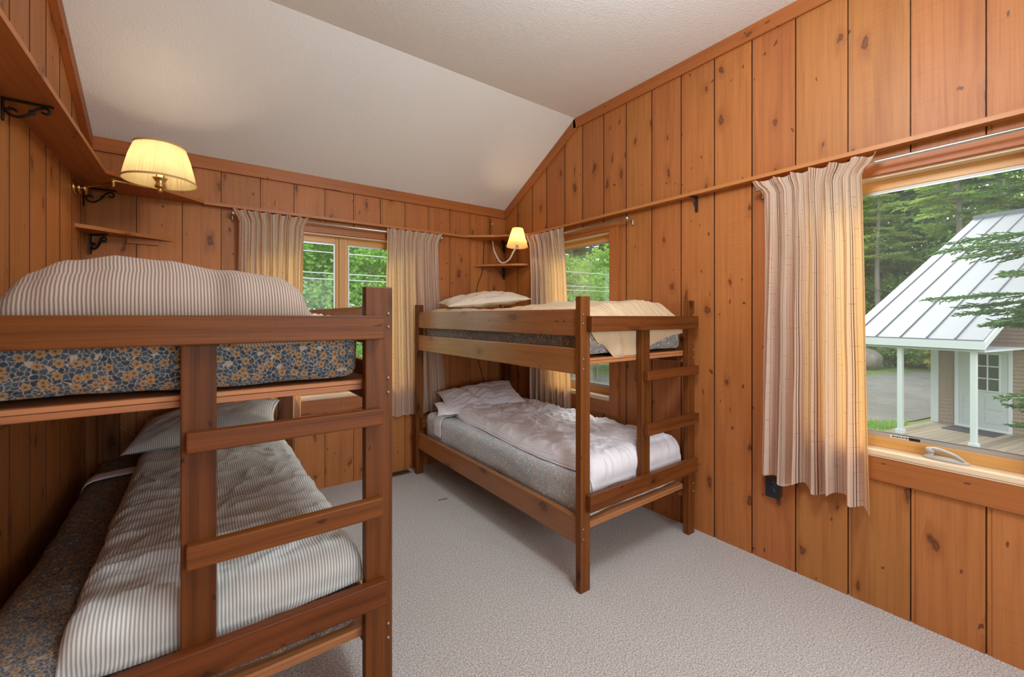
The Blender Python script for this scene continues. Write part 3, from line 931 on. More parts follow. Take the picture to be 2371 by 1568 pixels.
# ------------------------------------------------------------------ bunk beds
def bunk(X0, sg, y0, rung_u, stile_u, label, pw=0.07):
    """u runs from the open side (0) to the wall side (1.08); X = X0 + sg*u."""
    b = thing('bunk_bed', (X0 + sg * 0.54, y0 + 1.06, 0), label, 'bunk bed', 'bunk beds')
    Lb, Wb, Hp = 2.125, 1.076, 1.557

    def B(nm, u0, u1, y_0, y_1, z0, z1, mat, grain, parent=b, bevel=0.004):
        return bx(nm, (X0 + sg * u0, y0 + y_0, z0), (X0 + sg * u1, y0 + y_1, z1), mat, parent, grain, bevel)

    def bolts(parent, u, zs, yy):
        m_ = None
        for z in zs:
            m = MB()
            m.lathe([(0.0005, -0.0045), (0.0042, -0.004), (0.0054, -0.0015), (0.0054, 0.002)], (X0 + sg * u, y0 + yy, z), 10, axis=(0, 1, 0))
            m.build('bolt', BOLTM, parent, smooth=True)
    for u in (0.0, Wb - pw):
        for yy in (0.0, Lb - 0.04):
            p = B('post', u, u + pw, yy, yy + 0.04, 0.0, Hp, BUNK, 2)
            if yy == 0.0:
                bolts(p, u + 0.017 if u == 0.0 else u + pw - 0.015, (1.46, 1.412, 1.227, 1.175, 0.335, 0.283), -0.001)
    for u in (0.012, Wb - 0.052):
        B('side_rail', u, u + 0.04, 0.042, Lb - 0.042, 1.142, 1.28, BUNKL, 1)
        B('side_rail', u, u + 0.04, 0.042, Lb - 0.042, 0.238, 0.38, BUNKL, 1)
    B('guard_rail', 0.012, 0.052, 0.042, Lb - 0.042, 1.346, 1.49, BUNKL, 1)
    for yy in (-0.038, Lb - 0.079):
        B('end_rail', 0.043, 1.062, yy, yy + 0.038, 1.37, 1.453, BUNK, 0)
        B('end_rail', 0.034, 1.056, yy, yy + 0.038, 0.427, 0.515, BUNK, 0)
    B('ladder_stile', stile_u[0], stile_u[1], 0.0, 0.04, 0.44, 1.40, BUNK, 2)
    B('ladder_rung', rung_u[0], rung_u[1], -0.036, 0.0, 1.068, 1.125, BUNK, 0)
    B('ladder_rung', rung_u[0], rung_u[1], -0.036, 0.0, 0.744, 0.810, BUNK, 0)
    for z in (0.30, 1.192):
        p = B('platform', 0.056, 1.02, 0.045, Lb - 0.045, z + 0.016, z + 0.030, PLY, 0, bevel=0.001)
        B('cross_cleat', 0.056, 1.02, 0.046, 0.066, z - 0.004, z + 0.014, PLY, 0, p, 0.002)
        B('cleat', 0.056, 0.09, 0.07, Lb - 0.05, z - 0.04, z + 0.014, BUNK, 1, p, 0.002)
        B('cleat', 0.985, 1.02, 0.07, Lb - 0.05, z - 0.04, z + 0.014, BUNK, 1, p, 0.002)
    return b


bunk(1.594, 1, 1.563, (0.521, 1.071), (0.511, 0.588), 'dark pine bunk bed in the far right corner, its ladder against the right wall')
bunk(0.565, -1, 1.507, (0.047, 0.599), (0.528, 0.612), 'dark pine bunk bed nearest the camera along the left wall, ladder in front', pw=0.098)


# ------------------------------------------------------------------ bedding
def mattress(x0, x1, y0, y1, z0, z1, mat, label, r=0.05, bands=None, seed=1, sag=0.012):
    NX, NY, NZ = 34, 66, 10
    cx, cy, cz = (x0 + x1) / 2, (y0 + y1) / 2, (z0 + z1) / 2
    hx, hy, hz = (x1 - x0) / 2, (y1 - y0) / 2, (z1 - z0) / 2

    def rnd_box(p):
        q = Vector((max(-hx + r, min(hx - r, p.x)), max(-hy + r, min(hy - r, p.y)), max(-hz + r, min(hz - r, p.z))))
        d = p - q
        if d.length > 1e-9:
            p = q + d.normalized() * r
        n = noise.noise((p.x * 4 + seed, p.y * 3, p.z * 5)) * sag + noise.noise((p.x * 11 + seed, p.y * 9, p.z * 16)) * sag * 0.5
        d2 = Vector((p.x / hx, p.y / hy, p.z / hz))
        return p + d2.normalized() * n
    m = MB()

    def side(fn, nu, nv, uvf):
        pts = {}

        def P(i, j):
            p = fn(-1 + 2 * i / (nu - 1), -1 + 2 * j / (nv - 1))
            return rnd_box(p) + Vector((cx, cy, cz))
        m.grid(P, nu, nv, lambda i, j: uvf(-1 + 2 * i / (nu - 1), -1 + 2 * j / (nv - 1)))
    V = Vector
    s = seed * 0.31
    side(lambda a, b: V((a * hx, b * hy, hz)), NX, NY, lambda a, b: (a * hx + s, b * hy))
    side(lambda a, b: V((-a * hx, b * hy, -hz)), 6, 6, lambda a, b: (a * hx + s, b * hy))
    side(lambda a, b: V((a * hx, -hy, b * hz)), NX, NZ, lambda a, b: (a * hx + s, -hy - hz + b * hz))
    side(lambda a, b: V((-a * hx, hy, b * hz)), NX, NZ, lambda a, b: (-a * hx + s, hy + hz - b * hz))
    side(lambda a, b: V((hx, a * hy, b * hz)), NY, NZ, lambda a, b: (hx + hz - b * hz + s, a * hy))
    side(lambda a, b: V((-hx, -a * hy, b * hz)), NY, NZ, lambda a, b: (-hx - hz + b * hz + s, -a * hy))
    o = m.build('mattress', mat, smooth=True, origin=(cx, cy, z0))
    return tag(o, label, 'mattress', 'floral covered mattresses')


mattress(1.672, 2.608, 1.618, 3.635, 0.333, 0.565, FLORALB, 'floral sheeted mattress on the lower right bunk, blue and white', seed=1)
mattress(1.672, 2.608, 1.618, 3.635, 1.225, 1.425, FLORALM, 'floral sheeted mattress on the upper right bunk, seen between the rails', seed=2)
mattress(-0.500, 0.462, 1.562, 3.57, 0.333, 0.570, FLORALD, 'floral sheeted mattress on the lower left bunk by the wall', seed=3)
mattress(-0.455, 0.460, 1.562, 3.57, 1.225, 1.415, FLORAL, 'dark blue mattress cover with orange flowers on the upper left bunk', seed=4)


def comforter(name, x0, x1, yfoot, y1, ztop, thick, drop, mat, label, cat, seed, wr=0.012, wscale=6.0, edge_w=0.14, NX=110, NY=150,
              prof=None, x0f=None, x1f=None, sidedrop=0.0, aniso=(1.0, 0.6), foot_r=0.06, lift=0.004, yend=None, foot_h=0.22, slant=0.0):
    """A thick cloth lying on a mattress: s runs from the foot hem up and over towards the head."""
    dropf = drop if callable(drop) else (lambda t: drop)

    def base(t, s):
        xa = x0 if x0f is None else x0f(s)
        xb = x1 if x1f is None else x1f(s)
        x = xa + (xb - xa) * t
        D = dropf(t)
        Lt = (y1 if yend is None else yend(t)) - yfoot
        q = s * (D + Lt)
        r = min(foot_r, max(D, 0.015))
        if q < D - r:
            p, n = Vector((x, yfoot, ztop - D + q)), Vector((0, -1, 0.0))
        elif q < D + r * (PI / 2 - 1):
            a = (q - (D - r)) / r
            p = Vector((x, yfoot + r - r * math.cos(a), ztop - r + r * math.sin(a)))
            n = Vector((0, -math.cos(a), math.sin(a)))
        else:
            p, n = Vector((x, yfoot + q - D + r * (2 - PI / 2), ztop)), Vector((0, 0, 1))
        # near the long edges follow the mattress edge downwards
        if sidedrop:
            e = min(t, 1 - t) * (xb - xa)
            if e < 0.07:
                k = 1 - e / 0.07
                p.z -= sidedrop * k * k
        return p, n, q, x

    def edge(t, s, q, xb):
        dt = min(t, 1 - t) * abs(x1 - x0)
        Ls = dropf(t) + y1 - yfoot
        ds = min(s, 1 - s) * Ls
        f = 1.0
        for d in (dt, ds):
            k = max(0.0, 1 - d / edge_w)
            f *= math.sqrt(max(0.0, 1 - k * k))
        return f

    def P(i, j, topside):
        t, s = i / (NX - 1), j / (NY - 1)
        p, n, q, x = base(t, s)
        e = edge(t, s, q, x)
        if not topside:
            return p + n * (lift * 0.5)
        h = thick * e
        if prof:
            h = prof(x, p.y, t, s) * e
        c = Vector((x * aniso[0] * wscale + seed, q * aniso[1] * wscale, seed * 1.7))
        w1 = noise.noise(c + Vector((0, 0, 3)))
        fold = 1.0 - abs(noise.noise(c * 1.0 + Vector((noise.noise(c * 0.7) * 1.5, w1, 0)))) * 2.2
        fold2 = 1.0 - abs(noise.noise(c * 2.3 + Vector((7, w1 * 1.4, 0)))) * 2.2
        fine = noise.noise(c * 5.5)
        h += wr * (0.9 * w1 + 0.75 * max(0.0, fold) ** 2 + 0.45 * max(0.0, fold2) ** 2 + 0.16 * fine) * (0.25 + 0.75 * min(1.0, e * 1.4))
        h = max(h * (foot_h + (1 - foot_h) * max(0.0, n.z) ** 2), lift)
        jig = noise.noise((t * 9, s * 14, seed + 31.0)) * 0.010 + noise.noise((t * 3, s * 5, seed + 61.0)) * 0.018
        k = 1 - min(1.0, e)
        return p + n * h + Vector((jig * k, jig * 0.6 * k, 0))
    m = MB()
    Ltot = dropf(0.5) + y1 - yfoot
    uvf = lambda i, j: (i / (NX - 1) * abs(x1 - x0) * 1.06 + 1 + slant * j / (NY - 1) * (0.4 + i / NX), j / (NY - 1) * Ltot)
    m.grid(lambda i, j: P(i, j, True), NX, NY, uvf)
    m.grid(lambda i, j: P(NX - 1 - i, j, False), NX, NY, uvf)
    # rim between the two sides
    rim = []
    for i in range(NX):
        rim.append((i, 0))
    for j in range(1, NY):
        rim.append((NX - 1, j))
    for i in range(NX - 2, -1, -1):
        rim.append((i, NY - 1))
    for j in range(NY - 2, 0, -1):
        rim.append((0, j))
    nr = len(rim)
    m.grid(lambda a, b: P(rim[a % nr][0], rim[a % nr][1], b == 1), nr, 2, lambda a, b: uvf(*rim[a % nr]), close_u=True)
    o = m.build(name, mat, smooth=True, origin=((x0 + x1) / 2, (yfoot + y1) / 2, ztop))
    return tag(o, label, cat, 'bed covers')


# white hems of the lower sheets (turned-back bands across the mattresses)
def hem_band(x0, x1, ya, yb, z0, ztop, mat, label, seed, skew=0.0):
    NX, NY = 70, 10
    m = MB()
    D = ztop - z0
    L = (x1 - x0) + 2 * D
    r = 0.055

    def path(q):
        if q < D - r:
            return Vector((x0, 0, z0 + q))
        if q < D + r * (PI / 2 - 1):
            a = (q - D + r) / r
            return Vector((x0 + r - r * math.cos(a), 0, ztop - r + r * math.sin(a)))
        return Vector((min(x1, x0 + q - D + r * (2 - PI / 2)), 0, ztop))

    def P(i, j):
        q = i / (NX - 1) * (L - D)
        p = path(q)
        t = j / (NY - 1)
        p.y = ya + (yb - ya) * t + skew * (p.x - x0) + 0.012 * noise.noise((q * 6, t * 2, seed))
        bulge = 0.006 + 0.005 * math.sin(PI * t) + 0.004 * noise.noise((q * 9, t * 3, seed + 5))
        d = Vector((-1, 0, 0)) if q < D - r else Vector((0, 0, 1))
        return p + d * bulge
    m.grid(P, NX, NY, lambda i, j: (i * 0.012, j * 0.01))
    o = m.build('sheet_hem', mat, smooth=True, origin=((x0 + x1) / 2, (ya + yb) / 2, z0))
    md = o.modifiers.new('thickness', 'SOLIDIFY')
    md.thickness = 0.004
    return tag(o, label, 'sheet', 'turned-back sheet hems')


hem_band(1.667, 2.45, 3.30, 3.44, 0.40, 0.572, WHITEC, 'white turned-back sheet hem across the lower right mattress near the pillow', 2)
hem_band(-0.505, 0.25, 3.10, 3.22, 0.42, 0.577, LAVC, 'pale turned-back sheet hem across the lower left mattress near the pillow', 5, skew=0.22)

# covers
comforter('comforter', 1.70, 2.585, 1.614, 3.30, 0.570, 0.085, lambda t: 0.105 - 0.03 * math.sin(t * 7.0), STRIPEL,
          'rumpled striped comforter, tinted cool for window light, on the lower right bunk', 'comforter', 3.0, foot_h=0.06, wr=0.021, wscale=9.5, edge_w=0.10,
          x0f=lambda s: 1.735 - 0.035 * math.sin(s * 5.5) + 0.05 * max(0, s - 0.85) / 0.15)
def tan_puff(x, y, t, s):
    foot = 0.010 + 0.095 * math.exp(-((t - 0.25) / 0.12) ** 2) * (0.75 + 0.3 * math.sin(t * 48 + s * 30))
    top = 0.07 + 0.055 * math.exp(-((x - 2.38) / 0.28) ** 2 - ((y - 1.85) / 0.35) ** 2) + 0.05 * math.exp(-((x - 2.15) / 0.25) ** 2 - ((y - 2.25) / 0.3) ** 2)
    w = max(0.0, min(1.0, (y - 1.612) / 0.15))
    w = w * w * (3 - 2 * w)
    return foot * (1 - w) + top * w


comforter('comforter', 1.675, 2.615, 1.614, 3.60, 1.430, 0.085, lambda t: lerp_table([(0.02, 0.05), (0.12, 0.13), (0.28, 0.22), (0.45, 0.215), (0.52, 0.17), (0.9, 0.10), (1, 0.09)], t), STRIPET,
          'striped comforter, tinted tan for warm light, over the upper right bunk, bunched over its foot end', 'comforter', 8.0, foot_h=0.30, wr=0.016, wscale=5.0, edge_w=0.09,
          prof=lambda x, y, t, s: tan_puff(x, y, t, s))
comforter('comforter', -0.300, 0.468, 1.558, 3.42, 0.575, 0.062, lambda t: 0.095 - 0.035 * abs(t - 0.5), STRIPEW,
          'white and grey ticking comforter spread over the lower left bunk', 'comforter', 14.0, foot_h=0.06, wr=0.015, wscale=7.5, edge_w=0.07, aniso=(0.7, 1.0))
MND = [(-0.45, 0.05), (-0.42, 0.105), (-0.36, 0.155), (-0.29, 0.185), (-0.187, 0.203), (-0.07, 0.197), (0.065, 0.178), (0.20, 0.165), (0.27, 0.145), (0.31, 0.08), (0.335, 0.03)]
comforter('comforter', -0.445, 0.335, 1.557, 2.45, 1.420, 0.2, lambda t: lerp_table([(0, 0.03), (0.6, 0.03), (0.72, 0.065), (0.95, 0.06), (1, 0.03)], t), STRIPE,
          'high folded mound of cream and brown ticking comforter on the upper left bunk', 'comforter', 20.0, foot_h=0.06, wr=0.004, wscale=3.2, edge_w=0.13, foot_r=0.03, slant=0.18,
          prof=lambda x, y, t, s: lerp_table(MND, x) * (1.0 - 0.25 * max(0, y - 1.9)), aniso=(1.0, 0.4))
comforter('blanket', 0.20, 0.455, 1.60, 3.35, 1.418, 0.028, 0.0, CREAMC, 'cream blanket edge beside the mound on the upper left bunk', 'blanket', 27.0, wr=0.012, wscale=9.0, edge_w=0.05, NX=40, foot_r=0.01)


def pillow(c, Lx, Ly, h, rotz, tilt, roll, mat, label, seed, crease=0.0):
    NX, NY = 60, 44
    M = Matrix.Translation(c) @ Matrix.Rotation(rotz, 4, 'Z') @ Matrix.Rotation(roll, 4, 'Y') @ Matrix.Rotation(tilt, 4, 'X')
    m = MB()

    def P(i, j, sgn):
        a, b = -1 + 2 * i / (NX - 1), -1 + 2 * j / (NY - 1)
        x = a * Lx / 2 * (1 - 0.075 * (1 - b * b))
        y = b * Ly / 2 * (1 - 0.085 * (1 - a * a))
        e = max(0.0, (1 - a * a) * (1 - b * b))
        z = h * (e ** 0.42) * (0.62 if sgn < 0 else 1.0)
        w = noise.noise((a * 2.2 + seed, b * 2.2, 0.5)) * 0.16 * h * e ** 0.3
        ed = 1 - e ** 0.35
        pk = abs(noise.noise((a * 7 + seed, b * 7, 2.0)))
        w -= pk * 0.030 * ed * (e ** 0.25)
        w += 0.007 * noise.noise((a * 4.5 + seed + 3, b * 6.5 + 2 * a, 4.0)) * e ** 0.2
        w -= 0.010 * max(0.0, 1 - 3.5 * abs(noise.noise((a * 2.6 + seed, b * 3.4 - a * 1.6, 8.0)))) * e ** 0.2
        if crease:
            w -= crease * math.exp(-((a + 0.25 + 0.25 * b) / 0.09) ** 2) * e ** 0.3
        return M @ Vector((x, y, sgn * (z + w) if e > 0 else 0.0))
    uvf = lambda i, j: (i / (NX - 1) * Lx, j / (NY - 1) * Ly)
    m.grid(lambda i, j: P(i, j, 1), NX, NY, uvf)
    m.grid(lambda i, j: P(NX - 1 - i, j, -1), NX, NY, uvf)
    o = m.build('pillow', mat, smooth=True, origin=c)
    return tag(o, label, 'pillow', 'bed pillows')


pillow((2.11, 3.37, 0.70), 0.74, 0.46, 0.085, -0.30, 0.28, -0.10, LAVC, 'pale lavender pillow propped at the head of the lower right bunk', 3, 0.03)
pillow((1.90, 3.36, 0.625), 0.46, 0.36, 0.040, -0.35, 0.10, 0.0, STRIPEL, 'cool-tinted striped pillow half under the plain one on the lower right bunk', 9)
pillow((2.14, 3.36, 1.595), 0.80, 0.46, 0.085, -0.25, 0.10, -0.10, CREAMC, 'cream pillow at the head of the upper right bunk, near the gooseneck lamp', 5)
pillow((0.05, 3.45, 0.735), 0.80, 0.46, 0.125, -0.20, 0.22, -0.10, STRIPEW, 'grey ticking pillow at the head of the lower left bunk', 7)


# ------------------------------------------------------------------ lamps
lmp = thing('swing_arm_lamp', (XL, 3.50, 2.2), 'lit brass swing-arm wall lamp with pleated cream shade on the left', 'lamp')
m = MB()
m.lathe([(0.001, 0.0), (0.05, 0.0), (0.05, 0.006), (0.042, 0.011), (0.001, 0.012)], (XL, 3.50, 2.205), 24, axis=(1, 0, 0))
m.build('wall_plate', BRASS, lmp, smooth=True)
m = MB()
for dx in (0.025, 0.05):
    m.lathe([(0.001, -0.006), (0.034, -0.005), (0.036, 0.0), (0.034, 0.005), (0.001, 0.006)], (XL + dx, 3.50, 2.205), 20, axis=(1, 0, 0))
m.tube([(XL, 3.50, 2.205), (XL + 0.06, 3.50, 2.205)], 0.008, 10)
m.build('mount', BRASS, lmp, smooth=True)
J = Vector((-0.405, 3.30, 2.215))
S = Vector((-0.190, 3.17, 2.182))
m = MB()
m.tube([(XL + 0.03, 3.50, 2.205), J], 0.0055, 10)
m.tube([J - Vector((0, 0, 0.024)), J + Vector((0, 0, 0.024))], 0.009, 12)
m.build('rear_arm', BRASS, lmp, smooth=True)
m = MB()
m.tube([J + Vector((0.008, 0, 0.012)), S + Vector((0, 0, -0.004))], 0.0055, 10)
m.tube([S - Vector((0, 0, 0.016)), S + Vector((0, 0, 0.014))], 0.010, 12)
m.build('front_arm', BRASS, lmp, smooth=True)
m = MB()
m.lathe([(0.001, 0.0), (0.022, 0.0), (0.026, 0.01), (0.020, 0.03), (0.031, 0.05), (0.036, 0.056), (0.024, 0.058), (0.018, 0.075), (0.001, 0.076)], S + Vector((0, 0, 0.01)), 20)
m.build('socket', BRASS, lmp, smooth=True)
BULB = NT('lit_bulb')
BULB = BULB.done(BULB.n('Emission', {'Color': (1.0, 0.82, 0.55, 1), 'Strength': 6.0}).outputs[0])
SHC = S + Vector((0.0, 0.0, 0.045))
m = MB()
m.lathe([(0.001, 0.0), (0.02, 0.01), (0.03, 0.04), (0.022, 0.065), (0.001, 0.075)], S + Vector((0, 0, 0.085)), 16)
m.build('bulb', BULB, lmp, smooth=True)
m = MB()
m.lathe([(0.168, 0.0), (0.166, 0.01), (0.159, 0.05), (0.141, 0.13), (0.120, 0.195), (0.119, 0.202)], SHC, 240, ripple=0.008, nr=60)
m.build('shade', SHADE1, lmp, smooth=True)
TANB = plain('tan_shade_band', (0.55, 0.36, 0.13), 0.7)
m = MB()
m.lathe([(0.1705, -0.003), (0.172, 0.004), (0.169, 0.009)], SHC, 60)
m.build('lower_band', TANB, lmp, smooth=True)
m = MB()
m.lathe([(0.1205, 0.198), (0.122, 0.203), (0.1195, 0.208)], SHC, 60)
m.build('upper_band', TANB, lmp, smooth=True)
light('swing_lamp_bulb', 'POINT', tuple(S + Vector((0, 0, 0.13))), 36.0, (1.0, 0.80, 0.55), shadow_soft_size=0.03)

lmp = thing('gooseneck_lamp', (2.51, YB - 0.06, 2.25), 'small lit gooseneck lamp with amber shade clamped in the right corner', 'lamp')
m = MB()
m.box((2.488, YB - 0.075, 2.255), (2.535, YB - 0.02, 2.33), 2)
m.build('clamp', TRIM, lmp, 0.004)
m = MB()
m.box((2.50, YB - 0.045, 2.33), (2.522, YB - 0.022, 2.50), 2)
m.build('clamp_handle', TRIM, lmp, 0.003)
m = MB()
m.lathe([(0.001, -0.01), (0.008, -0.006), (0.008, 0.006), (0.001, 0.01)], (2.511, YB - 0.05, 2.44), 12, axis=(0, 1, 0))
m.build('knob', WHITEP, lmp, smooth=True)
neck = smooth_path([(2.505, 3.765, 2.275), (2.496, 3.74, 2.23), (2.432, 3.62, 2.131), (2.408, 3.50, 2.014), (2.410, 3.42, 1.980), (2.417, 3.33, 2.009), (2.424, 3.27, 2.08), (2.446, 3.252, 2.125)], 6)
tb('neck', neck, 0.0085, WHITEP, lmp, 10)
C2 = Vector((2.450, 3.25, 2.118))
ax2 = Vector((0.05, 0.02, 1)).normalized()
m = MB()
m.lathe([(0.001, 0.0), (0.016, 0.0), (0.018, 0.03), (0.001, 0.035)], C2, 14, axis=ax2)
m.build('socket', WHITEP, lmp, smooth=True)
m = MB()
m.lathe([(0.001, 0.0), (0.018, 0.01), (0.022, 0.03), (0.001, 0.055)], C2 + ax2 * 0.035, 14, axis=ax2)
m.build('bulb', BULB, lmp, smooth=True)
m = MB()
m.lathe([(0.104, 0.0), (0.053, 0.175), (0.051, 0.178)], C2 + ax2 * 0.002, 48, axis=ax2)
m.build('shade', SHADE2, lmp, smooth=True)
light('gooseneck_bulb', 'POINT', tuple(C2 + ax2 * 0.08), 3.2, (1.0, 0.72, 0.42), shadow_soft_size=0.02)

# unseen stem added for the ceiling fill light (set at the top)
lmp = thing('ceiling_fill_stem', (1.15, 0.60, 3.0), 'unseen ceiling stem added to carry the fill light over the viewpoint', 'lamp')
m = MB()
m.lathe([(0.001, 0.0), (0.07, 0.0), (0.07, -0.03), (0.02, -0.05), (0.012, -0.15), (0.001, -0.15)], (1.15, 0.60, ZF), 20)
m.build('stem', BRASS, lmp, smooth=True)

# power cords
CORDB = plain('dark_brown_cord', (0.035, 0.018, 0.012), 0.6)
cd = tb('electric_cable', smooth_path([(2.43, YB - 0.012, 2.25), (2.415, YB - 0.01, 1.95), (2.34, YB - 0.01, 1.72), (2.335, YB - 0.01, 1.3), (2.36, YB - 0.01, 1.0), (2.44, YB - 0.01, 0.7), (2.45, YB - 0.01, 0.3)], 6), 0.0035, CORDB, origin=(2.43, YB - 0.012, 2.25))
tag(cd, 'dark electric cable hanging down the back wall from the gooseneck lamp', 'cable')
cd = tb('thin_cable', [(-0.50, YB - 0.03, 0.79), (-0.36, YB - 0.03, 0.645)], 0.0022, plain('pale_cord', (0.55, 0.45, 0.38), 0.6), origin=(-0.50, YB - 0.03, 0.79))
tag(cd, 'thin pale cable slanting down the back wall behind the lower left pillow', 'cable')

# outlet
ou = thing('power_outlet', (XR, 1.08, 0.45), 'black power outlet on the right wall below the near curtain', 'outlet')
bx('box', (XR - 0.028, 1.045, 0.405), (XR, 1.115, 0.50), plain('brown_wood_block', (0.09, 0.035, 0.012), 0.5), ou, 2, 0.004)
bx('faceplate', (XR - 0.034, 1.045, 0.395), (XR - 0.028, 1.125, 0.515), BLACKP, ou, 2, 0.002)
for z in (0.435, 0.478):
    m = MB()
    m.lathe([(0.001, -0.004), (0.013, -0.003), (0.0145, 0.0), (0.0145, 0.002)], (XR - 0.034, 1.085, z), 16, axis=(1, 0, 0))
    r_ = m.build('receptacle', BLACKP, ou, smooth=True)
    m = MB()
    for dy in (-0.005, 0.005):
        m.box((XR - 0.0395, 1.085 + dy - 0.001, z - 0.004), (XR - 0.0375, 1.085 + dy + 0.001, z + 0.005))
    m.build('slot', DARKIN, r_)

# floor vent, hairpin
vt = thing('floor_vent', (1.47, 3.76, 0.0), 'brown metal floor vent in the carpet by the back wall', 'vent')
bx('frame', (1.30, 3.715, 0.0), (1.575, 3.805, 0.008), VENTM, vt, 0, 0.002)
m = MB()
for i in range(15):
    m.box((1.315 + i * 0.0165, 3.728, 0.0082), (1.322 + i * 0.0165, 3.792, 0.0092), 1)
m.build('grille', DARKIN, vt)
hp = tb('hairpin', [(1.505, 3.027, 0.004), (1.535, 3.02, 0.006), (1.578, 3.019, 0.004)], 0.0022, VENTM, origin=(1.54, 3.02, 0.0))
tag(hp, 'small dark hairpin lying on the carpet between the bunks', 'hairpin')

# ------------------------------------------------------------------ outside: cottage
GZ = -1.6
HE, HU, HA = Vector((13.7, 1.323)), Vector((0.978, -0.208)), Vector((0.208, 0.978))


def HP(u, a, z):
    q = HE + HU * u + HA * a
    return (q.x, q.y, z)


def hbox(m, u0, u1, a0, a1, z0, z1, grain=2):
    m.hexa([HP(u0, a0, z0), HP(u1, a0, z0), HP(u1, a1, z0), HP(u0, a1, z0), HP(u0, a0, z1), HP(u1, a0, z1), HP(u1, a1, z1), HP(u0, a1, z1)], grain)


cot = thing('cottage', HP(3, 1.0, GZ), 'small brown cottage with white porch posts and pale metal roof outside', 'cottage')
RM = 0.505
zr = lambda u: 0.885 + RM * u
m = MB()
U0, U1, A0, A1 = 2.6, 8.6, -3.2, 1.86
nb = 26
for side_ in ('front', 'left'):
    for i in range(nb + 14):
        z0 = GZ + 0.05 + i * 0.098
        z1 = z0 + 0.105
        if z1 > 2.1:
            break
        if side_ == 'front':
            m.hexa([HP(U0 - 0.022, A0, z0), HP(U0 + 0.1, A0, z0), HP(U0 + 0.1, A1, z0), HP(U0 - 0.022, A1, z0),
                    HP(U0 - 0.004, A0, z1), HP(U0 + 0.1, A0, z1), HP(U0 + 0.1, A1, z1), HP(U0 - 0.004, A1, z1)], 1)
        else:
            m.hexa([HP(U0, A1 - 0.1, z0), HP(U1, A1 - 0.1, z0), HP(U1, A1 + 0.022, z0), HP(U0, A1 + 0.022, z0),
                    HP(U0, A1 - 0.1, z1), HP(U1, A1 - 0.1, z1), HP(U1, A1 + 0.004, z1), HP(U0, A1 + 0.004, z1)], 0)
m.build('wall', SIDING, cot)
m = MB()
th = 0.05
AL, AR = 2.72, 0.02
UR = 7.92
m.hexa([HP(0, AR, zr(0)), HP(UR, AR, zr(UR)), HP(UR, AL, zr(UR)), HP(0, AL, zr(0)),
        HP(0, AR, zr(0) + th), HP(UR, AR, zr(UR) + th), HP(UR, AL, zr(UR) + th), HP(0, AL, zr(0) + th)], 0)
m.hexa([HP(UR, AR, zr(UR)), HP(2 * UR, AR, zr(0)), HP(2 * UR, AL, zr(0)), HP(UR, AL, zr(UR)),
        HP(UR, AR, zr(UR) + th), HP(2 * UR, AR, zr(0) + th), HP(2 * UR, AL, zr(0) + th), HP(UR, AL, zr(UR) + th)], 0)
rf = m.build('roof', ROOFM, cot)
SEAMM = plain('seam_shadow_metal', (0.085, 0.095, 0.105), 0.5, 0.3)
a = 2.465
while a > 0.1:
    m = MB()
    m.hexa([HP(0, a, zr(0) + th), HP(UR, a, zr(UR) + th), HP(UR, a + 0.022, zr(UR) + th), HP(0, a + 0.022, zr(0) + th),
            HP(0, a, zr(0) + th + 0.03), HP(UR, a, zr(UR) + th + 0.03), HP(UR, a + 0.022, zr(UR) + th + 0.03), HP(0, a + 0.022, zr(0) + th + 0.03)], 0)
    m.build('seam', SEAMM, rf)
    a -= 0.50
m = MB()
hbox(m, UR - 0.16, UR + 0.16, AR - 0.02, AL + 0.02, zr(UR) - 0.03, zr(UR) + 0.10, 1)
m.build('ridge_cap', ROOFM, rf)
m = MB()
hbox(m, -0.04, 0.0, AR - 0.04, AL + 0.04, zr(0) - 0.16, zr(0) + 0.02, 1)
m.build('fascia', WHITEPT, cot)
for aa in (AR - 0.04, AL):
    m = MB()
    m.hexa([HP(0, aa, zr(0) - 0.13), HP(UR, aa, zr(UR) - 0.13), HP(UR, aa + 0.04, zr(UR) - 0.13), HP(0, aa + 0.04, zr(0) - 0.13),
            HP(0, aa, zr(0) + 0.02), HP(UR, aa, zr(UR) + 0.02), HP(UR, aa + 0.04, zr(UR) + 0.02), HP(0, aa + 0.04, zr(0) + 0.02)], 0)
    m.build('rake_board', WHITEPT, cot)
m = MB()
hbox(m, 0.12, 2.6, AR + 0.02, AL - 0.02, 0.66, 0.70, 0)
m.build('soffit', WHITEPT, cot)
for a in (1.549, 0.232):
    m = MB()
    hbox(m, 0.15, 0.25, a - 0.05, a + 0.05, -1.49, 0.70)
    hbox(m, 0.12, 0.28, a - 0.075, a + 0.075, -1.49, -1.38)
    m.build('porch_post', WHITEPT, cot, 0.006)
m = MB()
hbox(m, 2.56, 2.62, 1.715, 1.875, -1.5, 0.66)
m.build('corner_board', WHITEPT, cot)
m = MB()
for i in range(19):
    a0 = 1.86 - 0.145 * i
    if a0 < -1.0:
        break
    hbox(m, 0.08, 2.6, a0 - 0.137, a0, -1.525, -1.49, 0)
hbox(m, 0.10, 0.14, -0.9, 1.86, GZ, -1.525, 1)
m.build('deck', DECKM, cot)
m = MB()
hbox(m, 2.54, 2.58, 1.294, 1.375, -1.5, 0.62)
hbox(m, 2.54, 2.58, 0.325, 0.389, -1.5, 0.62)
hbox(m, 2.54, 2.58, 0.389, 1.294, 0.54, 0.62, 1)
hbox(m, 2.53, 2.60, 0.325, 1.375, -1.5, -1.44, 1)
m.build('door_frame', WHITEPT, cot)
m = MB()
hbox(m, 2.55, 2.575, 0.392, 1.290, -1.44, 0.54)
dr = m.build('door', DOORPT, cot)
m = MB()
for k in range(4):
    z = -0.47 + k * 0.318
    hbox(m, 2.53, 2.55, 0.535, 0.965, z - 0.014, z + 0.014, 1)
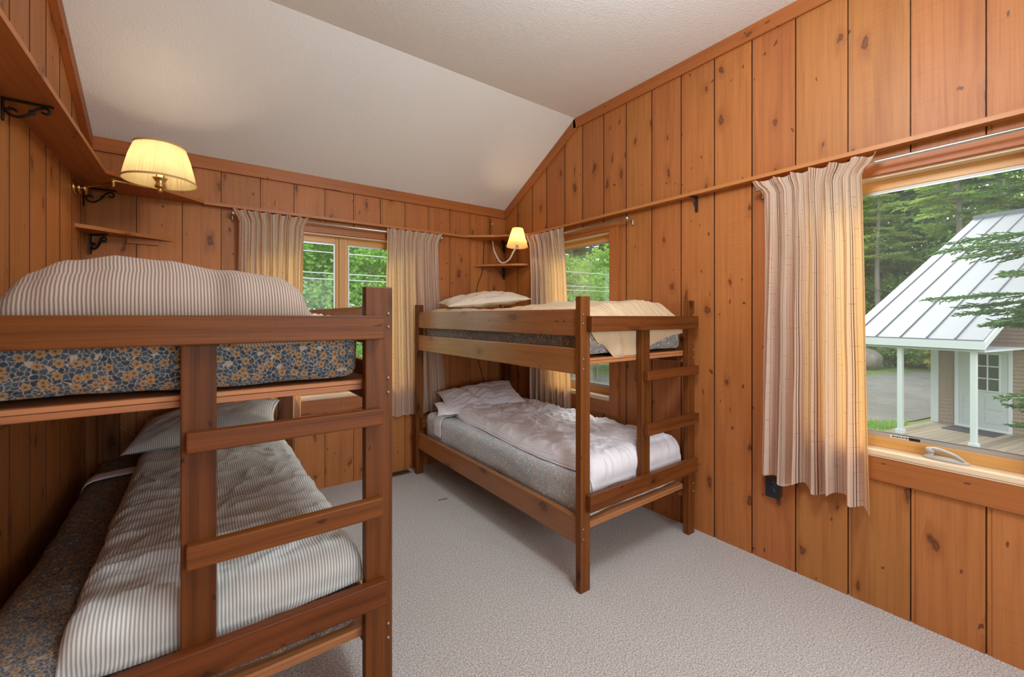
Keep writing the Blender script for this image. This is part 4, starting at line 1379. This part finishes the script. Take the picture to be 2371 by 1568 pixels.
for a in (0.535, 0.75, 0.965):
    hbox(m, 2.53, 2.55, a - 0.014, a + 0.014, -0.47, 0.485)
m.build('window_bars', WHITEPT, dr)
for ka in range(2):
    for kz in range(3):
        m = MB()
        hbox(m, 2.54, 2.549, 0.549 + ka * 0.215, 0.736 + ka * 0.215, -0.456 + kz * 0.318, -0.166 + kz * 0.318)
        m.build('door_pane', DOORGL, dr)
m = MB()
for (z0, z1) in ((-1.3, -1.02), (-0.95, -0.62)):
    for (a0, a1) in ((0.48, 0.80), (0.88, 1.20)):
        hbox(m, 2.542, 2.55, a0, a1, z0, z1)
m.build('door_panel', DOORPT, dr, 0.01)
m = MB()
m.lathe([(0.001, -0.05), (0.03, -0.04), (0.03, -0.02), (0.012, 0.0)], HP(2.54, 0.46, -0.55), 12, axis=(HU.x, HU.y, 0))
m.build('door_knob', BRASS, dr, smooth=True)
m = MB()
hbox(m, 1.75, 2.40, 0.40, 1.35, -1.489, -1.472, 0)
tag(m.build('doormat', MATM, origin=HP(2.1, 0.9, -1.489)), 'charcoal doormat on the cottage deck before the pale door', 'doormat')

# ------------------------------------------------------------------ outside: ground
m = MB()
gx = lambda i: -30 + i * 2.5
gzf = lambda x, y: GZ + 0.02 + 0.015 * noise.noise((x * 0.12, y * 0.12, 1.0)) * min(1.0, max(0.0, (math.hypot(x - 16, y - 2) - 8) / 10)) + max(0.0, (x - 33)) * 0.06 + max(0.0, (y - 22)) * 0.10
m.grid(lambda i, j: (-30 + i * 2.5, -40 + j * 2.5, gzf(-30 + i * 2.5, -40 + j * 2.5) - 0.03), 41, 41)
tag(m.build('ground', GRASS, smooth=True), kind='structure')
m = MB()
drive = [(14.4, 4.7), (15.5, 3.5), (16.75, 3.0), (24.0, 1.6), (33.0, 2.6), (32.0, 5.3), (27.5, 6.9), (27.5, 9.5), (24.0, 12.5), (17.5, 14.5), (13.0, 18.0), (8.0, 19.0), (8.2, 14.0), (10.2, 9.5), (12.4, 6.6)]
m.face([(x, y, GZ + 0.016) for x, y in drive])
tag(m.build('driveway', GRAVEL), kind='structure')


# ------------------------------------------------------------------ outside: trees and plants
def leaf_quad(m, p, d, s, w, r):
    d = Vector(d).normalized()
    q = d.cross(Vector((r.uniform(-1, 1), r.uniform(-1, 1), r.uniform(-1, 1))))
    if q.length < 1e-3:
        return
    q.normalize()
    p = Vector(p)
    mid = p + d * s * 0.5
    n = q.cross(d) * s * 0.12
    m.face([p, mid + q * w * 0.5 + n, p + d * s, mid - q * w * 0.5 + n])


def broadleaf(seed, H, R, n_clump, per, leaf, mat, trunk_r=0.11, low=0.12, loc=(0, 0, 0), name='broadleaf_tree', label='', group=None):
    r = random.Random(seed)
    t = thing(name, loc, label, 'tree', group)
    L = Vector(loc)
    m = MB()
    pts = [L + Vector((noise.noise((seed, k * 0.7, 0)) * 0.25 * k / 4, noise.noise((seed, k * 0.7, 9)) * 0.25 * k / 4, H * 0.92 * k / 8)) for k in range(9)]
    m.tube(pts, [trunk_r * (1 - 0.85 * k / 8) for k in range(9)], 8)
    cl = []
    for k in range(n_clump):
        hgt = r.uniform(low, 1.0)
        rad = R * (math.sin(PI * min(1.0, 0.12 + hgt * 0.86)) ** 0.7) * r.uniform(0.35, 1.0)
        an = r.uniform(0, 2 * PI)
        c = L + Vector((math.cos(an) * rad, math.sin(an) * rad, H * hgt))
        cl.append(c)
        if k % 3 == 0:
            b0 = L + Vector((0, 0, max(0.2, H * hgt - rad * 0.5)))
            m.tube([b0, (b0 + c) / 2 + Vector((0, 0, 0.08)), c], [trunk_r * 0.3, trunk_r * 0.2, 0.008], 5)
    m.build('trunk', BARK, t, smooth=True)
    m = MB()
    for c in cl:
        sx, sz = r.uniform(0.35, 0.75) * R * 0.42, r.uniform(0.12, 0.3) * R * 0.42
        for k in range(per):
            a, b = r.gauss(0, 0.6), r.gauss(0, 0.6)
            p = c + Vector((a * sx, b * sx, r.gauss(0, 0.6) * sz - 0.18 * (a * a + b * b) * sx))
            d = Vector((a + r.uniform(-.6, .6), b + r.uniform(-.6, .6), r.uniform(-0.7, 0.25)))
            leaf_quad(m, p, d, leaf * r.uniform(0.7, 1.3), leaf * 0.75, r)
    o = m.build('crown', mat, t)
    return t


def conifer(seed, H, R, levels, per, mat, loc=(0, 0, 0), name='conifer_tree', label='', group=None, trunk_r=0.14, low=0.15, leaf=0.16, sub=9, branches=None, bare=0.0):
    r = random.Random(seed)
    t = thing(name, loc, label, 'tree', group)
    L = Vector(loc)
    m = MB()
    pts = [L + Vector((0.05 * math.sin(seed + k), 0.05 * math.cos(seed * 2 + k), H * k / 8)) for k in range(9)]
    m.tube(pts, [trunk_r * (1 - 0.93 * k / 8) for k in range(9)], 8)
    f = MB()
    if branches is None:
        branches = []
        for k in range(levels):
            h = low + (0.985 - low) * k / (levels - 1)
            ln = R * (1.0 - h) ** 0.75 * 1.05 + 0.15
            for q in range(per):
                branches.append((h * H + r.uniform(-0.1, 0.1), r.uniform(0, 2 * PI), ln * r.uniform(0.6, 1.1), r.uniform(-0.25, 0.1)))
    for (z, an, ln, droop) in branches:
        b0 = L + Vector((0, 0, z))
        dirv = Vector((math.cos(an), math.sin(an), 0))
        end = b0 + dirv * ln + Vector((0, 0, ln * droop))
        mid = (b0 + end) / 2 + Vector((0, 0, ln * 0.06))
        path = [b0 * (1 - s) ** 2 + mid * 2 * s * (1 - s) + end * s * s for s in [i / 6 for i in range(7)]]
        m.tube(path, [0.022 * (1 - 0.8 * i / 6) for i in range(7)], 4, caps=False)
        side = dirv.cross(Vector((0, 0, 1)))
        for k in range(sub):
            s = 0.18 + 0.82 * (k + r.random()) / sub
            c = b0 * (1 - s) ** 2 + mid * 2 * s * (1 - s) + end * s * s
            for sg in (-1, 1):
                tl = ln * (0.42 * (1 - s) + 0.12) * r.uniform(0.7, 1.2)
                td = (side * sg + dirv * r.uniform(0.5, 1.1) + Vector((0, 0, r.uniform(-0.35, 0.08)))).normalized()
                nn = max(3, int(tl / leaf * 3.2))
                for q in range(nn):
                    p = c + td * tl * q / nn
                    dd = td + side * r.uniform(-0.55, 0.55) + dirv * r.uniform(-0.4, 0.4) + Vector((0, 0, r.uniform(-0.3, 0.25)))
                    leaf_quad(f, p, dd, leaf * r.uniform(0.8, 1.3), leaf * 0.34, r)
    m.build('trunk', BARK, t, smooth=True)
    f.build('crown', mat, t)
    return t


def copy_tree(src, loc, rz, sc, label):
    c = src.copy()
    COL.objects.link(c)
    c.location = loc
    c.rotation_euler = (0, 0, rz)
    c.scale = (sc, sc, sc * 1.04)
    c['label'] = label
    for ch in list(src.children):
        d = ch.copy()
        COL.objects.link(d)
        d.parent = c
    return c


# behind the back window: maples close to the house, darker wood beyond
MG = 'trees behind the back window'
mp = broadleaf(41, 6.2, 2.3, 75, 190, 0.105, LEAFB, loc=(1.6, 11.6, GZ), name='maple_tree', label='bright green maple seen through the left pane of the twin back window', group=MG)
copy_tree(mp, (3.7, 11.4, GZ), 2.1, 1.0, 'bright green maple seen through the right pane of the twin back window')
copy_tree(mp, (-0.6, 12.2, GZ), 4.0, 1.1, 'bright green maple hidden mostly by the left back curtain')
copy_tree(mp, (5.8, 12.5, GZ), 5.1, 1.0, 'bright green maple standing behind the right back curtain')
m2_ = broadleaf(52, 9.5, 3.0, 75, 140, 0.16, LEAFM, loc=(2.7, 15.8, GZ), name='maple_tree', label='taller mid-green maple behind the bright maples of the back window', group=MG)
copy_tree(m2_, (5.4, 16.8, GZ), 1.4, 1.05, 'tall mid-green maple at the right behind the back window maples')
copy_tree(m2_, (0.0, 16.6, GZ), 3.4, 1.0, 'tall mid-green maple at the left behind the back window maples')

# the wood behind driveway and cottage
CG = 'conifers of the wood behind the cottage'
cf = conifer(61, 13.5, 2.9, 26, 6, LEAFD, loc=(27.0, 11.6, GZ), label='dark conifer left of the cottage roof, behind the driveway', group=CG, leaf=0.17, sub=9)
spots = [(32.5, 10.0, 1.0, 1.05, 'dark conifer just left of the cottage roof edge, beyond the gravel'),
         (36.5, 7.6, 2.2, 1.15, 'dark conifer rising directly behind the cottage roof'),
         (31.5, 2.5, 3.0, 1.2, 'dark conifer behind the ridge of the cottage'),
         (16.5, 17.0, 4.2, 0.95, 'dark conifer seen through the far right window, on its left'),
         (19.5, 15.5, 5.3, 1.0, 'dark conifer seen through the far right window, on its right'),
         (13.0, 19.5, 0.5, 1.0, 'dark conifer beyond the driveway behind the corner of the room'),
         (24.5, 14.6, 0.9, 1.1, 'dark conifer between the two right-hand windows'),
         (34.0, -2.5, 1.9, 1.2, 'dark conifer behind the right end of the cottage roof')]
for x, y, rz, sc, lb in spots:
    copy_tree(cf, (x, y, GZ), rz, sc, lb)
BG = 'sunlit trees of the wood behind the cottage'
cl_ = conifer(77, 14.5, 3.0, 18, 6, LEAFG, loc=(33.0, 7.5, GZ), name='pine_tree', label='light green pine with a bare grey trunk left of the cottage roof', group=BG, leaf=0.16, sub=10, low=0.46, trunk_r=0.19)
copy_tree(cl_, (31.0, 3.9, GZ + 0.3), 2.0, 1.1, 'light green pine high above the middle of the cottage roof')
copy_tree(cl_, (36.0, 9.4, GZ), 3.3, 1.15, 'light green pine far behind the driveway, left of the cottage')
copy_tree(cl_, (29.0, -0.4, GZ), 4.4, 1.1, 'light green pine above the right end of the cottage ridge')
copy_tree(cl_, (18.6, 17.4, GZ), 5.0, 0.9, 'light green pine with thin trunk seen through the far right window')
bl_ = broadleaf(83, 5.6, 1.9, 50, 130, 0.12, LEAFB, low=0.40, loc=(13.2, 13.4, GZ), name='sapling', label='bright green sapling low in the far right window', group='saplings beside the driveway', trunk_r=0.05)
copy_tree(bl_, (15.6, 14.2, GZ), 2.4, 0.9, 'bright green sapling behind the nearer one in the far right window')
copy_tree(bl_, (11.0, 8.9, GZ), 4.1, 1.0, 'bright green sapling at the right edge of the far right window')
copy_tree(bl_, (9.6, 14.0, GZ), 1.1, 1.1, 'bright green sapling left of the far right window, behind its curtain')

OG = 'big broadleaf trees of the far wood'
ok = broadleaf(131, 13.0, 4.2, 110, 200, 0.21, LEAFM, loc=(35.5, 10.6, GZ), name='oak_tree', label='big leafy tree far behind the gravel drive, left of the cottage', group=OG, trunk_r=0.2, low=0.06)
for x, y, rz, sc, lb in ((38.0, 6.2, 1.2, 1.05, 'big leafy tree far behind the middle of the cottage roof'), (35.0, 0.2, 2.6, 1.1, 'big leafy tree far behind the cottage ridge, on the right'),
                         (41.0, 12.5, 3.9, 1.2, 'big leafy tree deepest in the wood behind the boulder'), (22.0, 17.0, 5.0, 1.0, 'big leafy tree beyond the drive in the far right window'),
                         (16.5, 21.0, 0.4, 1.0, 'big leafy tree at the end of the gravel drive'), (40.5, 7.6, 0.7, 1.0, 'leafy tree filling the gap above the left slope of the cottage roof'), (45.0, 4.0, 2.9, 1.3, 'leafy tree on the horizon behind the roof, right of the tallest one'), (44.0, 8.5, 4.4, 1.3, 'tallest leafy tree on the horizon behind the cottage'),
                         (10.5, 20.5, 5.9, 0.95, 'big leafy tree behind the corner between the two window walls'), (4.5, 21.5, 1.9, 1.0, 'big leafy tree deep in the wood behind the back window, right'),
                         (-1.5, 21.0, 3.0, 1.0, 'big leafy tree deep in the wood behind the back window, left')):
    copy_tree(ok, (x, y, GZ), rz, sc, lb)

# spruce whose boughs reach in front of the cottage
br = []
rr = random.Random(5)
for (z, an, ln, dr_) in [(4.05, 100, 1.45, 0.0), (3.95, 118, 1.25, -0.04), (4.2, 80, 1.3, 0.02), (3.7, 140, 1.0, -0.1),
                         (3.35, 98, 1.5, -0.02), (3.15, 110, 1.2, -0.06), (3.25, 82, 1.2, -0.04), (2.95, 105, 0.95, -0.04), (3.05, 128, 1.0, -0.08),
                         (1.9, 104, 0.80, -0.04), (1.55, 112, 0.70, -0.06), (1.75, 90, 0.72, 0.0), (4.9, 95, 0.9, 0.0), (5.3, 110, 0.8, 0.05)]:
    br.append((z, math.radians(an), ln, dr_))
for k in range(34):
    br.append((rr.uniform(0.8, 6.6), math.radians(rr.uniform(205, 390)), rr.uniform(0.7, 1.4), rr.uniform(-0.15, 0.05)))
conifer(91, 7.4, 1.5, 0, 0, LEAFS, loc=(9.5, -0.02, GZ), name='spruce_tree', label='near green spruce whose boughs reach in front of the cottage roof', branches=br, leaf=0.060, sub=22, trunk_r=0.10)

# shrubs, boulder and blossoms at the far side of the driveway
SG = 'low shrubs along the driveway'
sh_ = broadleaf(95, 1.5, 1.3, 34, 120, 0.13, LEAFM, loc=(35.0, 5.9, GZ), name='shrub', label='low green shrub seen between the cottage porch posts', group=SG, trunk_r=0.03)
sh_['category'] = 'shrub'
for x, y, rz, lb in ((33.5, 7.0, 1.0, 'low green shrub beside the boulder beyond the driveway'), (33.5, 9.3, 2.2, 'low green shrub left of the boulder, beyond the driveway')):
    copy_tree(sh_, (x, y, GZ), rz, 1.1, lb)
yb = broadleaf(99, 1.3, 0.8, 14, 60, 0.10, YEL, loc=(33.4, 5.35, GZ), name='flowering_bush', label='small yellow flowering bush next to the white cottage corner board', trunk_r=0.02)
yb['category'] = 'bush'
m = MB()
NB = 20
m.grid(lambda i, j: Vector((31.2, 7.9, GZ + 0.5)) + Vector((1.0 * math.cos(2 * PI * i / NB) * math.sin(PI * j / 11), 0.95 * math.sin(2 * PI * i / NB) * math.sin(PI * j / 11), -0.7 * math.cos(PI * j / 11)))
       * (1 + 0.22 * noise.noise((math.cos(2 * PI * i / NB) * 2, math.sin(2 * PI * i / NB) * 2, j * 0.35))), NB, 12, close_u=True)
tag(m.build('boulder', ROCK, smooth=True, origin=(31.2, 7.9, GZ)), 'grey-brown boulder at the far edge of the gravel driveway', 'boulder')
# tufts of grass at the near edge of the driveway
m = MB()
rr = random.Random(12)
for k in range(5200):
    x, y = rr.uniform(13.2, 16.2), rr.uniform(3.0, 4.6)
    if y > 4.55 - (x - 14.4) * 0.9:
        continue
    leaf_quad(m, (x, y, GZ), (rr.uniform(-0.3, 0.3), rr.uniform(-0.3, 0.3), 1), rr.uniform(0.08, 0.2), 0.02, rr)
tag(m.build('grass_tufts', LEAFM), 'green grass tufts beside the cottage deck', 'grass', kind='stuff')

# utility wires
for i, (z, y) in enumerate(((2.62, 8.2), (2.24, 8.2), (2.13, 8.2))):
    pts = [(-6 + k * 1.0, y + 0.002 * k, z + 0.0008 * (k - 8) ** 2) for k in range(22)]
    w_ = tb('utility_wire', pts, 0.010, WIREM, origin=pts[8])
    tag(w_, ('topmost', 'middle', 'lowest')[i] + ' of the three pale utility wires crossing the back window view', 'wire', 'utility wires')
